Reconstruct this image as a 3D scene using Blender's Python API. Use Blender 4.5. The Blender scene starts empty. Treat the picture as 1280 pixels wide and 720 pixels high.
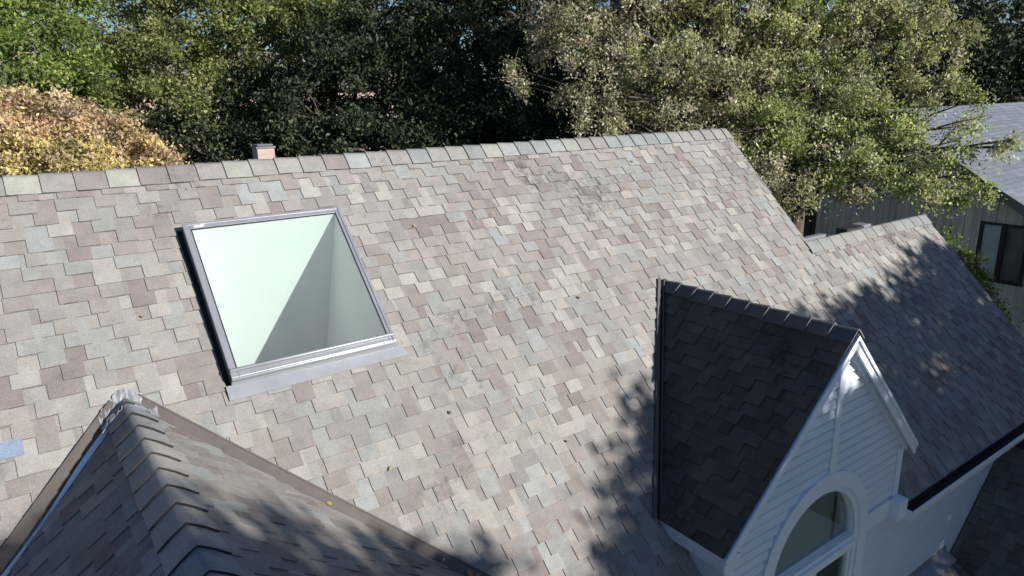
import bpy, math, random
import numpy as np
from mathutils import Vector, Matrix

SC = bpy.context.scene
COL = SC.collection
rnd = random.Random(7)
rng = np.random.default_rng(11)

# ------------------------------------------------------------------ camera
F = Vector((0.56276275, 0.78221133, -0.26728923))
R = Vector((0.80899169, -0.58759447, -0.01628445))
U = Vector((0.16979555, 0.20707048, 0.96347874))
CAM = Vector((0.0, -7.13422, 0.62))
cd = bpy.data.cameras.new('camera')
cd.sensor_width = 36.0
cd.lens = 36.0 * 885.726 / 1280.0
cd.clip_start = 0.05
cd.clip_end = 2000
cam = bpy.data.objects.new('camera', cd)
M = Matrix.Identity(4)
for i in range(3):
    M[i][0] = R[i]; M[i][1] = U[i]; M[i][2] = -F[i]; M[i][3] = CAM[i]
cam.matrix_world = M
COL.objects.link(cam)
SC.camera = cam

# ------------------------------------------------------------------ light
SUN = Vector((0.437, -0.825, 0.363)).normalized()          # towards the sun
SUN_EL = math.asin(SUN.z)
w = bpy.data.worlds.new('World'); SC.world = w; w.use_nodes = True
nt = w.node_tree
bg = nt.nodes['Background']
sky = nt.nodes.new('ShaderNodeTexSky')
sky.sky_type = 'NISHITA'; sky.sun_disc = False
sky.sun_elevation = SUN_EL
sky.sun_rotation = math.atan2(SUN.x, SUN.y)
sky.air_density = 1.0; sky.dust_density = 0.6; sky.ozone_density = 1.8
tn_ = nt.nodes.new('ShaderNodeMix'); tn_.data_type = 'RGBA'; tn_.blend_type = 'MULTIPLY'; tn_.inputs['Factor'].default_value = 1.0
tn_.inputs['B'].default_value = (0.78, 0.94, 1.18, 1)
nt.links.new(sky.outputs[0], tn_.inputs['A']); nt.links.new(tn_.outputs['Result'], bg.inputs['Color'])
bg.inputs['Strength'].default_value = 0.054
sl = bpy.data.lights.new('sun', 'SUN'); sl.energy = 4.6; sl.angle = math.radians(0.6); sl.color = (1.0, 0.955, 0.89)
so = bpy.data.objects.new('sun', sl); COL.objects.link(so)
so.rotation_euler = SUN.to_track_quat('Z', 'Y').to_euler()
vs = SC.view_settings
vs.view_transform = 'Standard'; vs.look = 'None'; vs.gamma = 1.0; vs.use_curve_mapping = False
vs.exposure = 0.75
SC.cycles.max_bounces = 8
SC.cycles.transparent_max_bounces = 12

# ------------------------------------------------------------------ helpers
def tag(o, label=None, cat=None, group=None, kind=None):
    if label: o['label'] = label
    if cat: o['category'] = cat
    if group: o['group'] = group
    if kind: o['kind'] = kind
    return o

def empty(name, loc, label=None, cat=None, group=None, kind=None, parent=None):
    o = bpy.data.objects.new(name, None); COL.objects.link(o)
    o.location = loc; o.empty_display_size = 0.3
    if parent: o.parent = parent
    return tag(o, label, cat, group, kind)

def new_mat(name):
    m = bpy.data.materials.new(name); m.use_nodes = True
    n = m.node_tree
    return m, n, n.nodes['Principled BSDF']

def mat_noise(name, c1, c2, scale=8.0, rough=0.7, metal=0.0, bump=0.0, detail=6, spec=0.3, stretch=(1, 1, 1)):
    m, n, b = new_mat(name)
    tc = n.nodes.new('ShaderNodeTexCoord'); mp = n.nodes.new('ShaderNodeMapping')
    mp.inputs['Scale'].default_value = stretch
    nz = n.nodes.new('ShaderNodeTexNoise'); nz.inputs['Scale'].default_value = scale; nz.inputs['Detail'].default_value = detail
    nz.inputs['Roughness'].default_value = 0.65
    cr = n.nodes.new('ShaderNodeValToRGB')
    cr.color_ramp.elements[0].position = 0.3; cr.color_ramp.elements[1].position = 0.7
    cr.color_ramp.elements[0].color = (*c1, 1); cr.color_ramp.elements[1].color = (*c2, 1)
    n.links.new(tc.outputs['Object'], mp.inputs[0]); n.links.new(mp.outputs[0], nz.inputs['Vector'])
    n.links.new(nz.outputs['Fac'], cr.inputs[0]); n.links.new(cr.outputs[0], b.inputs['Base Color'])
    b.inputs['Roughness'].default_value = rough; b.inputs['Metallic'].default_value = metal
    b.inputs['Specular IOR Level'].default_value = spec
    if bump:
        bp = n.nodes.new('ShaderNodeBump'); bp.inputs['Strength'].default_value = bump; bp.inputs['Distance'].default_value = 0.004
        n.links.new(nz.outputs['Fac'], bp.inputs['Height']); n.links.new(bp.outputs[0], b.inputs['Normal'])
    return m

def mat_shingle(name, gain=1.0, smudge=0.5):
    m, n, b = new_mat(name)
    L = n.links.new
    at = n.nodes.new('ShaderNodeAttribute'); at.attribute_name = 'tint'
    tc = n.nodes.new('ShaderNodeTexCoord')
    g = n.nodes.new('ShaderNodeTexNoise'); g.inputs['Scale'].default_value = 130; g.inputs['Detail'].default_value = 3; g.inputs['Roughness'].default_value = 0.8
    L(tc.outputs['Object'], g.inputs['Vector'])
    gr = n.nodes.new('ShaderNodeMapRange'); gr.inputs[1].default_value = 0.25; gr.inputs[2].default_value = 0.75
    gr.inputs[3].default_value = 0.64 * gain; gr.inputs[4].default_value = 1.36 * gain
    L(g.outputs['Fac'], gr.inputs[0])
    p = n.nodes.new('ShaderNodeTexNoise'); p.inputs['Scale'].default_value = 6.5; p.inputs['Detail'].default_value = 8; p.inputs['Roughness'].default_value = 0.7
    L(tc.outputs['Object'], p.inputs['Vector'])
    pr = n.nodes.new('ShaderNodeMapRange'); pr.inputs[1].default_value = 0.3; pr.inputs[2].default_value = 0.7
    pr.inputs[3].default_value = 0.84; pr.inputs[4].default_value = 1.14
    L(p.outputs['Fac'], pr.inputs[0])
    # sparse lichen / tar smudges
    s = n.nodes.new('ShaderNodeTexNoise'); s.inputs['Scale'].default_value = 14; s.inputs['Detail'].default_value = 9; s.inputs['Roughness'].default_value = 0.75
    s2 = n.nodes.new('ShaderNodeTexNoise'); s2.inputs['Scale'].default_value = 1.1; s2.inputs['Detail'].default_value = 2
    L(tc.outputs['Object'], s.inputs['Vector']); L(tc.outputs['Object'], s2.inputs['Vector'])
    ad = n.nodes.new('ShaderNodeMath'); ad.operation = 'ADD'; L(s.outputs['Fac'], ad.inputs[0]); L(s2.outputs['Fac'], ad.inputs[1])
    sr = n.nodes.new('ShaderNodeMapRange'); sr.inputs[1].default_value = 1.14; sr.inputs[2].default_value = 1.34
    sr.inputs[3].default_value = 1.0; sr.inputs[4].default_value = 1.0 - smudge
    L(ad.outputs[0], sr.inputs[0])
    m1 = n.nodes.new('ShaderNodeMath'); m1.operation = 'MULTIPLY'; L(gr.outputs[0], m1.inputs[0]); L(pr.outputs[0], m1.inputs[1])
    m2 = n.nodes.new('ShaderNodeMath'); m2.operation = 'MULTIPLY'; L(m1.outputs[0], m2.inputs[0]); L(sr.outputs[0], m2.inputs[1])
    vm = n.nodes.new('ShaderNodeVectorMath'); vm.operation = 'SCALE'
    L(at.outputs['Color'], vm.inputs[0]); L(m2.outputs[0], vm.inputs['Scale']); L(vm.outputs[0], b.inputs['Base Color'])
    b.inputs['Roughness'].default_value = 0.92; b.inputs['Specular IOR Level'].default_value = 0.18
    bp = n.nodes.new('ShaderNodeBump'); bp.inputs['Strength'].default_value = 0.35; bp.inputs['Distance'].default_value = 0.003
    L(g.outputs['Fac'], bp.inputs['Height']); L(bp.outputs[0], b.inputs['Normal'])
    return m

def mat_leaf(name, trans=0.3, rough=0.5):
    m, n, b = new_mat(name)
    L = n.links.new
    at = n.nodes.new('ShaderNodeAttribute'); at.attribute_name = 'tint'
    L(at.outputs['Color'], b.inputs['Base Color'])
    b.inputs['Roughness'].default_value = rough; b.inputs['Specular IOR Level'].default_value = 0.35
    t = n.nodes.new('ShaderNodeBsdfTranslucent'); L(at.outputs['Color'], t.inputs['Color'])
    mx = n.nodes.new('ShaderNodeMixShader'); mx.inputs[0].default_value = trans
    L(b.outputs[0], mx.inputs[1]); L(t.outputs[0], mx.inputs[2]); L(mx.outputs[0], n.nodes['Material Output'].inputs['Surface'])
    return m

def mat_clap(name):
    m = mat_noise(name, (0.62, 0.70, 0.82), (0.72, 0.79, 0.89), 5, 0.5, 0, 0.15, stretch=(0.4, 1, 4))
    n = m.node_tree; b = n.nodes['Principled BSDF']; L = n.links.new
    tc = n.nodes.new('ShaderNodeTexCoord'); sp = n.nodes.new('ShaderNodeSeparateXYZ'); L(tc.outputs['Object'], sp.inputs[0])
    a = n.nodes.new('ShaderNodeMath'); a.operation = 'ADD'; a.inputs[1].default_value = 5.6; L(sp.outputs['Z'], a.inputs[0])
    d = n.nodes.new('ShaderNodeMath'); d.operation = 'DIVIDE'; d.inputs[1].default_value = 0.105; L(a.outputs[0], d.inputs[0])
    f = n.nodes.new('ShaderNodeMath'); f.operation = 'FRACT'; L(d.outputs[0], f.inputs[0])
    r = n.nodes.new('ShaderNodeMapRange'); r.inputs[1].default_value = 0.60; r.inputs[2].default_value = 0.82; r.inputs[3].default_value = 1.0; r.inputs[4].default_value = 0.66  # lap shadow painted as a dark band under each board's butt
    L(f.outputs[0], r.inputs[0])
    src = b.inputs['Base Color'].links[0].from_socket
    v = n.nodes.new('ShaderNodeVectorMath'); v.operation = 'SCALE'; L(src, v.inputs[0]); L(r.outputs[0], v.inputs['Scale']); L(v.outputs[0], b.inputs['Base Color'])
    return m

def mat_glass(name, tint, gloss=1.0, dust_haze=0.0):
    m, n, b = new_mat(name)
    L = n.links.new
    tr = n.nodes.new('ShaderNodeBsdfTransparent'); tr.inputs[0].default_value = (*tint, 1)
    gl = n.nodes.new('ShaderNodeBsdfGlossy'); gl.inputs['Roughness'].default_value = 0.02
    fr = n.nodes.new('ShaderNodeFresnel'); fr.inputs['IOR'].default_value = 1.45
    ml = n.nodes.new('ShaderNodeMath'); ml.operation = 'MULTIPLY'; ml.inputs[1].default_value = gloss
    L(fr.outputs[0], ml.inputs[0])
    mx = n.nodes.new('ShaderNodeMixShader'); L(ml.outputs[0], mx.inputs[0]); L(tr.outputs[0], mx.inputs[1]); L(gl.outputs[0], mx.inputs[2])
    final = mx.outputs[0]
    if dust_haze:
        tc = n.nodes.new('ShaderNodeTexCoord'); mp = n.nodes.new('ShaderNodeMapping'); mp.inputs['Scale'].default_value = (3.0, 0.7, 0.7)
        nz = n.nodes.new('ShaderNodeTexNoise'); nz.inputs['Scale'].default_value = 3; nz.inputs['Detail'].default_value = 9; nz.inputs['Roughness'].default_value = 0.65
        L(tc.outputs['Object'], mp.inputs[0]); L(mp.outputs[0], nz.inputs['Vector'])
        mr = n.nodes.new('ShaderNodeMapRange'); mr.inputs[1].default_value = 0.3; mr.inputs[2].default_value = 0.75; mr.inputs[3].default_value = dust_haze * 0.85; mr.inputs[4].default_value = dust_haze * 1.2
        L(nz.outputs['Fac'], mr.inputs[0])
        df = n.nodes.new('ShaderNodeBsdfDiffuse'); df.inputs[0].default_value = (0.75, 0.78, 0.76, 1)  # dusty film; its diffuse white also brightens the shaded shaft behind
        m2 = n.nodes.new('ShaderNodeMixShader'); L(mr.outputs[0], m2.inputs[0]); L(mx.outputs[0], m2.inputs[1]); L(df.outputs[0], m2.inputs[2]); final = m2.outputs[0]
    L(final, n.nodes['Material Output'].inputs['Surface'])
    return m

MAT = dict(
    shingle=mat_shingle('asphalt_shingle', 1.15),
    cap=mat_shingle('ridge_shingle', 1.12, smudge=0.3),
    darkshingle=mat_shingle('neighbour_shingle', smudge=0.2),
    brown=mat_noise('brown_metal', (0.085, 0.073, 0.066), (0.115, 0.10, 0.09), 7, 0.6, 0.0, 0.1),
    alu=mat_noise('grey_cladding', (0.25, 0.26, 0.285), (0.31, 0.32, 0.35), 5, 0.38, 0.35, 0.0, spec=0.5),
    silver=mat_noise('silver_foil', (0.20, 0.21, 0.23), (0.36, 0.37, 0.39), 25, 0.5, 0.25, 0.5),
    black=mat_noise('black_gasket', (0.012, 0.012, 0.013), (0.03, 0.03, 0.03), 10, 0.6),
    darkmetal=mat_noise('dark_gutter_lining', (0.018, 0.018, 0.02), (0.05, 0.045, 0.04), 9, 0.7),
    white=mat_noise('white_paint', (0.73, 0.80, 0.88), (0.80, 0.86, 0.92), 3.5, 0.5, 0, 0.05, stretch=(1, 1, 2)),
    siding=mat_noise('pale_siding_paint', (0.58, 0.67, 0.79), (0.67, 0.75, 0.86), 4, 0.55, 0, 0.12, stretch=(0.5, 1, 5)),
    clapboard=mat_clap('clapboard_paint_lap_shade'),
    drywall=mat_noise('white_plaster', (0.72, 0.725, 0.725), (0.75, 0.755, 0.755), 2, 0.8),
    floorm=mat_noise('room_floor', (0.72, 0.71, 0.68), (0.78, 0.77, 0.74), 4, 0.5),
    deck=mat_noise('roofing_felt', (0.05, 0.05, 0.05), (0.07, 0.065, 0.06), 6, 0.9),
    bark=mat_noise('bark', (0.055, 0.042, 0.032), (0.13, 0.105, 0.08), 14, 0.9, 0, 0.6, stretch=(1, 1, 0.3)),
    palebark=mat_noise('pale_bark', (0.2, 0.17, 0.13), (0.36, 0.31, 0.25), 12, 0.9, 0, 0.5, stretch=(1, 1, 0.3)),
    leaf=mat_leaf('leaf_green', 0.42, 0.6),
    dryleaf=mat_leaf('leaf_dry', 0.42, 0.7),
    glossleaf=mat_leaf('leaf_dark_gloss', 0.15, 0.62),
    nwall=mat_noise('grey_green_boards', (0.42, 0.45, 0.425), (0.72, 0.745, 0.71), 2.2, 0.8, 0, 0.3, stretch=(1, 3, 0.25)),
    nbrown=mat_noise('brown_boards', (0.05, 0.04, 0.033), (0.09, 0.07, 0.055), 3, 0.8, 0, 0.3, stretch=(3, 3, 0.25)),
    nfascia=mat_noise('grey_fascia', (0.13, 0.14, 0.145), (0.18, 0.19, 0.195), 3, 0.6),
    bronze=mat_noise('bronze_window_frame', (0.02, 0.022, 0.022), (0.035, 0.036, 0.035), 8, 0.45),
    blind=mat_noise('white_blinds', (0.9, 0.92, 0.91), (0.94, 0.95, 0.94), 4, 0.6),
    curtain=mat_noise('dim_curtain', (0.25, 0.25, 0.22), (0.42, 0.41, 0.36), 5, 0.9, stretch=(1, 6, 0.5)),
    pane=mat_glass('window_glass', (0.95, 0.97, 0.965), 1.0),
    dpane=mat_glass('arch_glass', (0.93, 0.975, 0.96), 0.8),
    skyglass=mat_glass('skylight_glass', (0.91, 0.958, 0.94), 1.2, 0.04),
    shade=mat_noise('pale_room_shade', (0.72, 0.78, 0.74), (0.78, 0.84, 0.80), 2.5, 0.8),
    brick=mat_noise('pink_brick', (0.33, 0.24, 0.21), (0.46, 0.36, 0.32), 3.0, 0.85, 0, 0.2, stretch=(1, 1, 6)),
    pinkroof=mat_noise('far_roof', (0.17, 0.15, 0.14), (0.27, 0.24, 0.22), 8, 0.9),
    sticker=mat_noise('white_sticker', (0.8, 0.8, 0.8), (0.86, 0.86, 0.86), 30, 0.4),
    ground=mat_noise('ground_soil_grass', (0.06, 0.075, 0.03), (0.22, 0.20, 0.14), 0.6, 0.95, 0, 0.4, detail=10),
)

class MB:
    """collects polygons, each with a tint, and links them as one mesh"""
    def __init__(s): s.v = []; s.f = []; s.c = []; s.smooth = []
    def poly(s, pts, c=(0.3, 0.3, 0.3), smooth=False):
        i = len(s.v); s.v.extend([tuple(p) for p in pts]); s.f.append(tuple(range(i, i + len(pts)))); s.c.append(c); s.smooth.append(smooth)
    def mesh(s, vs_, fs, c=(0.3, 0.3, 0.3), smooth=False):
        i = len(s.v); s.v.extend([tuple(p) for p in vs_])
        for f in fs: s.f.append(tuple(i + k for k in f)); s.c.append(c); s.smooth.append(smooth)
    def box(s, o, a, b, cc, c=(0.3, 0.3, 0.3)):
        """parallelepiped at corner o with edge vectors a, b, cc"""
        o, a, b, cc = Vector(o), Vector(a), Vector(b), Vector(cc)
        P = [o, o + a, o + a + b, o + b, o + cc, o + a + cc, o + a + b + cc, o + b + cc]
        fs = [(0, 3, 2, 1), (4, 5, 6, 7), (0, 1, 5, 4), (1, 2, 6, 5), (2, 3, 7, 6), (3, 0, 4, 7)]
        if a.cross(b).dot(cc) < 0: fs = [f[::-1] for f in fs]
        s.mesh(P, fs, c)
    def aabb(s, x0, x1, y0, y1, z0, z1, c=(0.3, 0.3, 0.3)):
        s.box((x0, y0, z0), (x1 - x0, 0, 0), (0, y1 - y0, 0), (0, 0, z1 - z0), c)
    def tube(s, pts, rad, n=6, c=(0.3, 0.3, 0.3)):
        rings = []
        for k, p in enumerate(pts):
            p = Vector(p)
            d = Vector(pts[min(k + 1, len(pts) - 1)]) - Vector(pts[max(k - 1, 0)])
            if d.length < 1e-6: d = Vector((0, 0, 1))
            d.normalize(); a = d.cross(Vector((0.3, 0.9, 0.2))); a.normalize(); b = d.cross(a)
            rings.append([p + (a * math.cos(t) + b * math.sin(t)) * rad[k] for t in [2 * math.pi * j / n for j in range(n)]])
        V = [q for r_ in rings for q in r_]; fs = []
        for k in range(len(pts) - 1):
            for j in range(n):
                fs.append((k * n + j, k * n + (j + 1) % n, (k + 1) * n + (j + 1) % n, (k + 1) * n + j))
        fs.append(tuple(range(n))[::-1]); fs.append(tuple((len(pts) - 1) * n + j for j in range(n)))
        s.mesh(V, fs, c, True)
    def prism(s, outline, ext, c=(0.3, 0.3, 0.3)):
        """closed solid from a planar outline pushed along ext"""
        P = [Vector(p) for p in outline]; e = Vector(ext); n = len(P)
        s.mesh(P + [p + e for p in P], [tuple(range(n))[::-1], tuple(range(n, 2 * n))] + [(k, (k + 1) % n, n + (k + 1) % n, n + k) for k in range(n)], c)
    def build(s, name, mat, parent=None, bevel=0.0):
        me = bpy.data.meshes.new(name); me.from_pydata(s.v, [], s.f); me.materials.append(MAT[mat])
        a = me.attributes.new('tint', 'FLOAT_COLOR', 'FACE')
        a.data.foreach_set('color', np.c_[np.array(s.c, float).reshape(-1, 3), np.ones(len(s.c))].ravel().astype(np.float32))
        me.polygons.foreach_set('use_smooth', s.smooth)
        me.update()
        o = bpy.data.objects.new(name, me); COL.objects.link(o)
        if parent: o.parent = parent; o.matrix_parent_inverse = parent_inverse(parent)
        if bevel:
            md = o.modifiers.new('bevel', 'BEVEL'); md.width = bevel; md.segments = 2; md.limit_method = 'ANGLE'
        return o

def parent_inverse(p):
    m = Matrix.Identity(4); q = p; 
    w_ = Matrix.Identity(4)
    chain = []
    while q: chain.append(q); q = q.parent
    for q in reversed(chain):
        w_ = w_ @ q.matrix_parent_inverse @ Matrix.LocRotScale(q.location, q.rotation_euler, q.scale)
    return w_.inverted()

def clip(poly, reg):
    """Sutherland-Hodgman clip of 2D poly by convex CCW region"""
    out = poly
    for i in range(len(reg)):
        a, b = reg[i], reg[(i + 1) % len(reg)]
        def side(p): return (b[0] - a[0]) * (p[1] - a[1]) - (b[1] - a[1]) * (p[0] - a[0])
        inp, out = out, []
        for j in range(len(inp)):
            p, q = inp[j], inp[(j + 1) % len(inp)]
            sp, sq = side(p), side(q)
            if sp >= 0: out.append(p)
            if (sp > 0 > sq) or (sp < 0 < sq):
                t = sp / (sp - sq); out.append((p[0] + (q[0] - p[0]) * t, p[1] + (q[1] - p[1]) * t))
        if len(out) < 3: return []
    return out

def ccw(poly):
    a = sum(poly[i][0] * poly[(i + 1) % len(poly)][1] - poly[(i + 1) % len(poly)][0] * poly[i][1] for i in range(len(poly)))
    return poly if a > 0 else poly[::-1]

def polyarea(poly):
    return abs(sum(poly[i][0] * poly[(i + 1) % len(poly)][1] - poly[(i + 1) % len(poly)][0] * poly[i][1] for i in range(len(poly)))) / 2

PALETTE = [((0.218, 0.205, 0.191), 8), ((0.246, 0.234, 0.216), 5), ((0.193, 0.173, 0.161), 4.5), ((0.172, 0.149, 0.142), 2.6),
           ((0.208, 0.211, 0.203), 3.8), ((0.262, 0.250, 0.226), 1.7), ((0.196, 0.188, 0.178), 4), ((0.226, 0.236, 0.230), 1.4), ((0.224, 0.203, 0.190), 3)]
def pick(prev, r, pal=PALETTE, keep=0.36):
    if prev and r.random() < keep: c = prev
    else:
        t = r.random() * sum(p[1] for p in pal)
        for c, wt in pal:
            t -= wt
            if t <= 0: break
    return c

def shingles(mb, O, eu, ev, n, regions, e=0.127, g=0.0075, h0=0.0, seed=1, pal=PALETTE, gain=1.0, stag=True, wmin=0.1, wmax=0.2, umargin=0.0, lift=0.0):
    """courses of laminated tabs: long and short tabs alternate, so the butts step by one exposure"""
    O, eu, ev, n = Vector(O), Vector(eu), Vector(ev), Vector(n)
    r = random.Random(seed)
    regions = [ccw(q) for q in regions]
    us = [p[0] for q in regions for p in q]; vs_ = [p[1] for q in regions for p in q]
    u0, u1, v0, v1 = min(us), max(us), min(vs_), max(vs_)
    flip = eu.cross(ev).dot(n) < 0
    pat = [r.uniform(wmin, wmax) for _ in range(14)] if not stag else [r.uniform(0.125, 0.18) for _ in range(14)]
    k = int(math.floor(v0 / e)) - 1
    rowcols = {}
    off = r.random()
    while (k - 1) * e < v1:
        off += (0.150 + r.uniform(-0.025, 0.025)) if stag else r.uniform(0.1, 0.2)
        if stag and r.random() < 0.12: off += r.uniform(0.1, 0.6)
        u = u0 - 3.0 + (off % 2.4); idx = 0; prev = None; j = 0
        while u < u1:
            wd = pat[idx % 14] * r.uniform(0.9, 1.1); idx += 1
            long_ = stag and (j % 2 == 0)
            if stag and r.random() < 0.04: long_ = not long_
            j += 1
            a, b = u, u + wd; u = b
            prev = pick(prev, r, pal)
            if b < u0: continue
            va, vb = e * (k - 1) - 0.02, e * (k + 1) if long_ else e * k
            vb += r.uniform(-0.004, 0.004)
            jit = r.uniform(0.93, 1.07) * gain
            c = tuple(x * jit for x in prev)
            dz = r.uniform(0, 0.0012)
            tilt = r.uniform(-0.0006, 0.0012)
            for reg in regions:
                q = clip([(a, va), (b, va), (b, vb), (a, vb)], reg)
                if len(q) < 3 or polyarea(q) < 2e-4: continue
                def H(v): return h0 + g * (v - e * k) / e + dz + lift
                top = [O + eu * p[0] + ev * p[1] + n * (H(p[1]) + tilt * (p[0] - a) / wd) for p in q]
                bot = [P - n * (g * 1.15) for P in top]
                m_ = len(q)
                f_top = tuple(range(m_)); sides = [(i, m_ + i, m_ + (i + 1) % m_, (i + 1) % m_) for i in range(m_)]
                if flip: f_top = f_top[::-1]; sides = [s_[::-1] for s_ in sides]
                i0 = len(mb.v); mb.v.extend([tuple(p) for p in top + bot])
                mb.f.append(tuple(i0 + t for t in f_top)); mb.c.append(c); mb.smooth.append(False)
                dc = tuple(x * 0.6 for x in c)      # cut asphalt edge
                for s_ in sides: mb.f.append(tuple(i0 + t for t in s_)); mb.c.append(dc); mb.smooth.append(False)
        k += 1

# ------------------------------------------------------------------ frames of reference on the roofs
S2 = math.sqrt(0.5)
MU, MV, MN = Vector((1, 0, 0)), Vector((0, -S2, -S2)), Vector((0, -S2, S2))   # main slope: u along ridge, v down the slope
def RP(u, v, h=0.0): return MU * u + MV * v + MN * h

UL, UR1, UR2 = -4.5, 9.24, 12.74
VEAVE = 5.6
VLOW = 2.17
ground_z = -8.0

# ---- setting
g = MB(); g.poly([(-400, -400, ground_z), (400, -400, ground_z), (400, 400, ground_z), (-400, 400, ground_z)])
gr = g.build('ground', 'ground'); tag(gr, 'dark grassy soil around the houses', None, None, 'structure')

# ------------------------------------------------------------------ THE HOUSE
house = empty('house', (4, 0, ground_z), 'pale blue-white house with steep mottled grey-pink shingle roof, skylight and arched dormer', 'house')

# roof shingles
SKY = dict(u0=1.231, u1=2.650, v0=0.722, v1=2.235)
HU0, HU1, HV0, HV1 = 1.188, 2.665, 0.715, 2.30
# valley lines of the front wing (u of valley at depth v) and dormer
W_X, W_Z, W_T = 0.49, -1.555, 0.767         # crest x, crest z, roof slope
D_X, D_Z = 6.2, -1.60
DL_X, DL_Z, DR_X, DR_Z = 4.44, -3.235, 7.76, -3.20
D_YF = -3.97
regions = [
    [(UL, 0.02), (HU0, 0.02), (HU0, VEAVE), (UL, VEAVE)],
    [(HU1, 0.02), (UR1, 0.02), (UR1, 5.0), (HU1, 5.0)],
    [(HU1, 5.0), (4.58, 5.0), (4.58, VEAVE), (HU1, VEAVE)],
    [(7.63, 5.0), (UR1, 5.0), (UR1, VEAVE), (7.63, VEAVE)],
    [(HU0, 0.02), (HU1, 0.02), (HU1, HV0), (HU0, HV0)],
    [(HU0, HV1), (HU1, HV1), (HU1, VEAVE), (HU0, VEAVE)],
    [(UR1, VLOW), (UR2, VLOW), (UR2, VEAVE), (UR1, VEAVE)],
]
mb = MB(); shingles(mb, (0, 0, 0), MU, MV, MN, regions, seed=5, h0=0.004)
# one odd replaced shingle, blue grey, left edge
o_ = RP(-0.36, 2.27, 0.016)
mb.box(o_, MU * 0.20, MV * 0.125, MN * 0.006, (0.17, 0.205, 0.27))
# rake edge strips: border shingles along the gable rakes
roof = mb.build('roof', 'shingle', house)

# deck and closed body beneath
mb = MB()
for q in regions:
    mb.prism([RP(u, v, -0.03) for u, v in q], MN * -0.12)
mb.prism([RP(UL, 0, -0.03), RP(UR1, 0, -0.03), Vector((UR1, 4.2, -4.2)), Vector((UL, 4.2, -4.2))], (0, 0, -0.12))
lz = -VLOW * S2
mb.prism([Vector((UR1, lz, lz - 0.03)), Vector((UR2, lz, lz - 0.03)), Vector((UR2, lz + 2.4, lz - 2.43)), Vector((UR1, lz + 2.4, lz - 2.43))], (0, 0, -0.12))
mb.build('roof_deck', 'deck', roof)
# back slopes, plain courses (hardly seen)
mb = MB()
shingles(mb, (0, 0, 0), (1, 0, 0), (0, S2, -S2), (0, S2, S2), [[(UL, 0.02), (UR1, 0.02), (UR1, 5.8), (UL, 5.8)]], e=0.25, seed=8, wmin=.25, wmax=.5, h0=.004)
shingles(mb, (0, lz, lz), (1, 0, 0), (0, S2, -S2), (0, S2, S2), [[(UR1, 0.02), (UR2, 0.02), (UR2, 3.4), (UR1, 3.4)]], e=0.25, seed=9, wmin=.25, wmax=.5, h0=.004)
mb.build('back_slope', 'shingle', roof)

CAPPAL = [((0.20, 0.207, 0.203), 4), ((0.225, 0.225, 0.205), 2.0), ((0.185, 0.168, 0.16), 2.2), ((0.205, 0.197, 0.187), 3), ((0.235, 0.245, 0.242), 1.6), ((0.25, 0.255, 0.222), 1.0)]
def caps(name, A, B, sideL, sideR, leg, parent, exp_=0.245, th=0.014, rise=0.018, round_=0.03, seed=3, gain=1.0, pal=CAPPAL, edge=0.5):
    """overlapping bent cap shingles from A to B; butts face A. sideL/sideR: down-slope unit vectors"""
    A, B, sl_, sr_ = Vector(A), Vector(B), Vector(sideL), Vector(sideR)
    d = (B - A); L_ = d.length; d.normalize(); r = random.Random(seed); mb = MB(); up = Vector((0, 0, 1))
    nL = sl_.cross(d); nL = nL if nL.z > 0 else -nL
    nR = sr_.cross(d); nR = nR if nR.z > 0 else -nR
    x = 0; prev = None
    while x < L_ - 0.02:
        x1 = min(x + exp_ + 0.04, L_)
        prev = pick(prev, r, pal, 0.15); j = r.uniform(0.94, 1.06) * gain; c = tuple(t * j for t in prev)
        lg = leg + r.uniform(-0.006, 0.006)
        rings = []
        for xx, lift in ((x, rise + r.uniform(0, 0.003)), (x1, 0.004)):
            P = A + d * xx
            prof = []
            for s_, nn in ((sl_, nL), (sr_, nR)):
                prof.append([P + s_ * lg + nn * lift, P + s_ * (leg * 0.5) + nn * (lift + 0.004), P + s_ * (round_ * 2.0) + nn * (lift + 0.003), P + s_ * (round_ * 0.9) + nn * lift + up * 0.001])
            mid = P + up * (lift * 1.2 - round_ * 0.12)
            rings.append(prof[0] + [mid] + prof[1][::-1])
        n = len(rings[0])
        lows = [[p - (nL if i < n // 2 else (nR if i > n // 2 else up)) * th for i, p in enumerate(rg)] for rg in rings]
        V = rings[0] + rings[1] + lows[0] + lows[1]
        fs = []
        for i in range(n - 1):
            fs.append((i, i + 1, n + i + 1, n + i)); fs.append((2 * n + i, 3 * n + i, 3 * n + i + 1, 2 * n + i + 1))
        i0 = len(mb.v); mb.mesh(V, fs, c, True)
        ends = []
        for i in range(n - 1): ends.append((i, 2 * n + i, 2 * n + i + 1, i + 1)); ends.append((n + i, n + i + 1, 3 * n + i + 1, 3 * n + i))
        ends += [(0, n, 3 * n, 2 * n), (n - 1, 3 * n - 1, 4 * n - 1, 2 * n - 1)]
        VV = [Vector(v) for v in V]
        mb.mesh(VV, ends, tuple(t * edge for t in c), False)
        x += exp_
    o = mb.build(name, 'cap', parent)
    return o

back = Vector((0, S2, -S2))
caps('ridge_cap', (UL - 0.11, 0, 0.012), (UR1 + 0.02, 0, 0.012), MV, back, 0.20, roof, seed=3, rise=0.016, exp_=0.245)
caps('ridge_cap', (UR1 - 0.05, lz, lz + 0.012), (UR2 + 0.02, lz, lz + 0.012), MV, back, 0.20, roof, seed=14, rise=0.010, exp_=0.30)

# drip edge / rake trim along the gable rakes
for u, v0_, v1_ in ((UR1, 0.0, VLOW), (UR2, VLOW, VEAVE)):
    mb = MB(); mb.prism([RP(u - 0.05, v0_, -0.005), RP(u - 0.05, v1_, -0.005), RP(u - 0.05, v1_, -0.19), RP(u - 0.05, v0_, -0.19)], (0.03, 0, 0))
    mb.build('rake_trim', 'white', roof)
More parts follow.
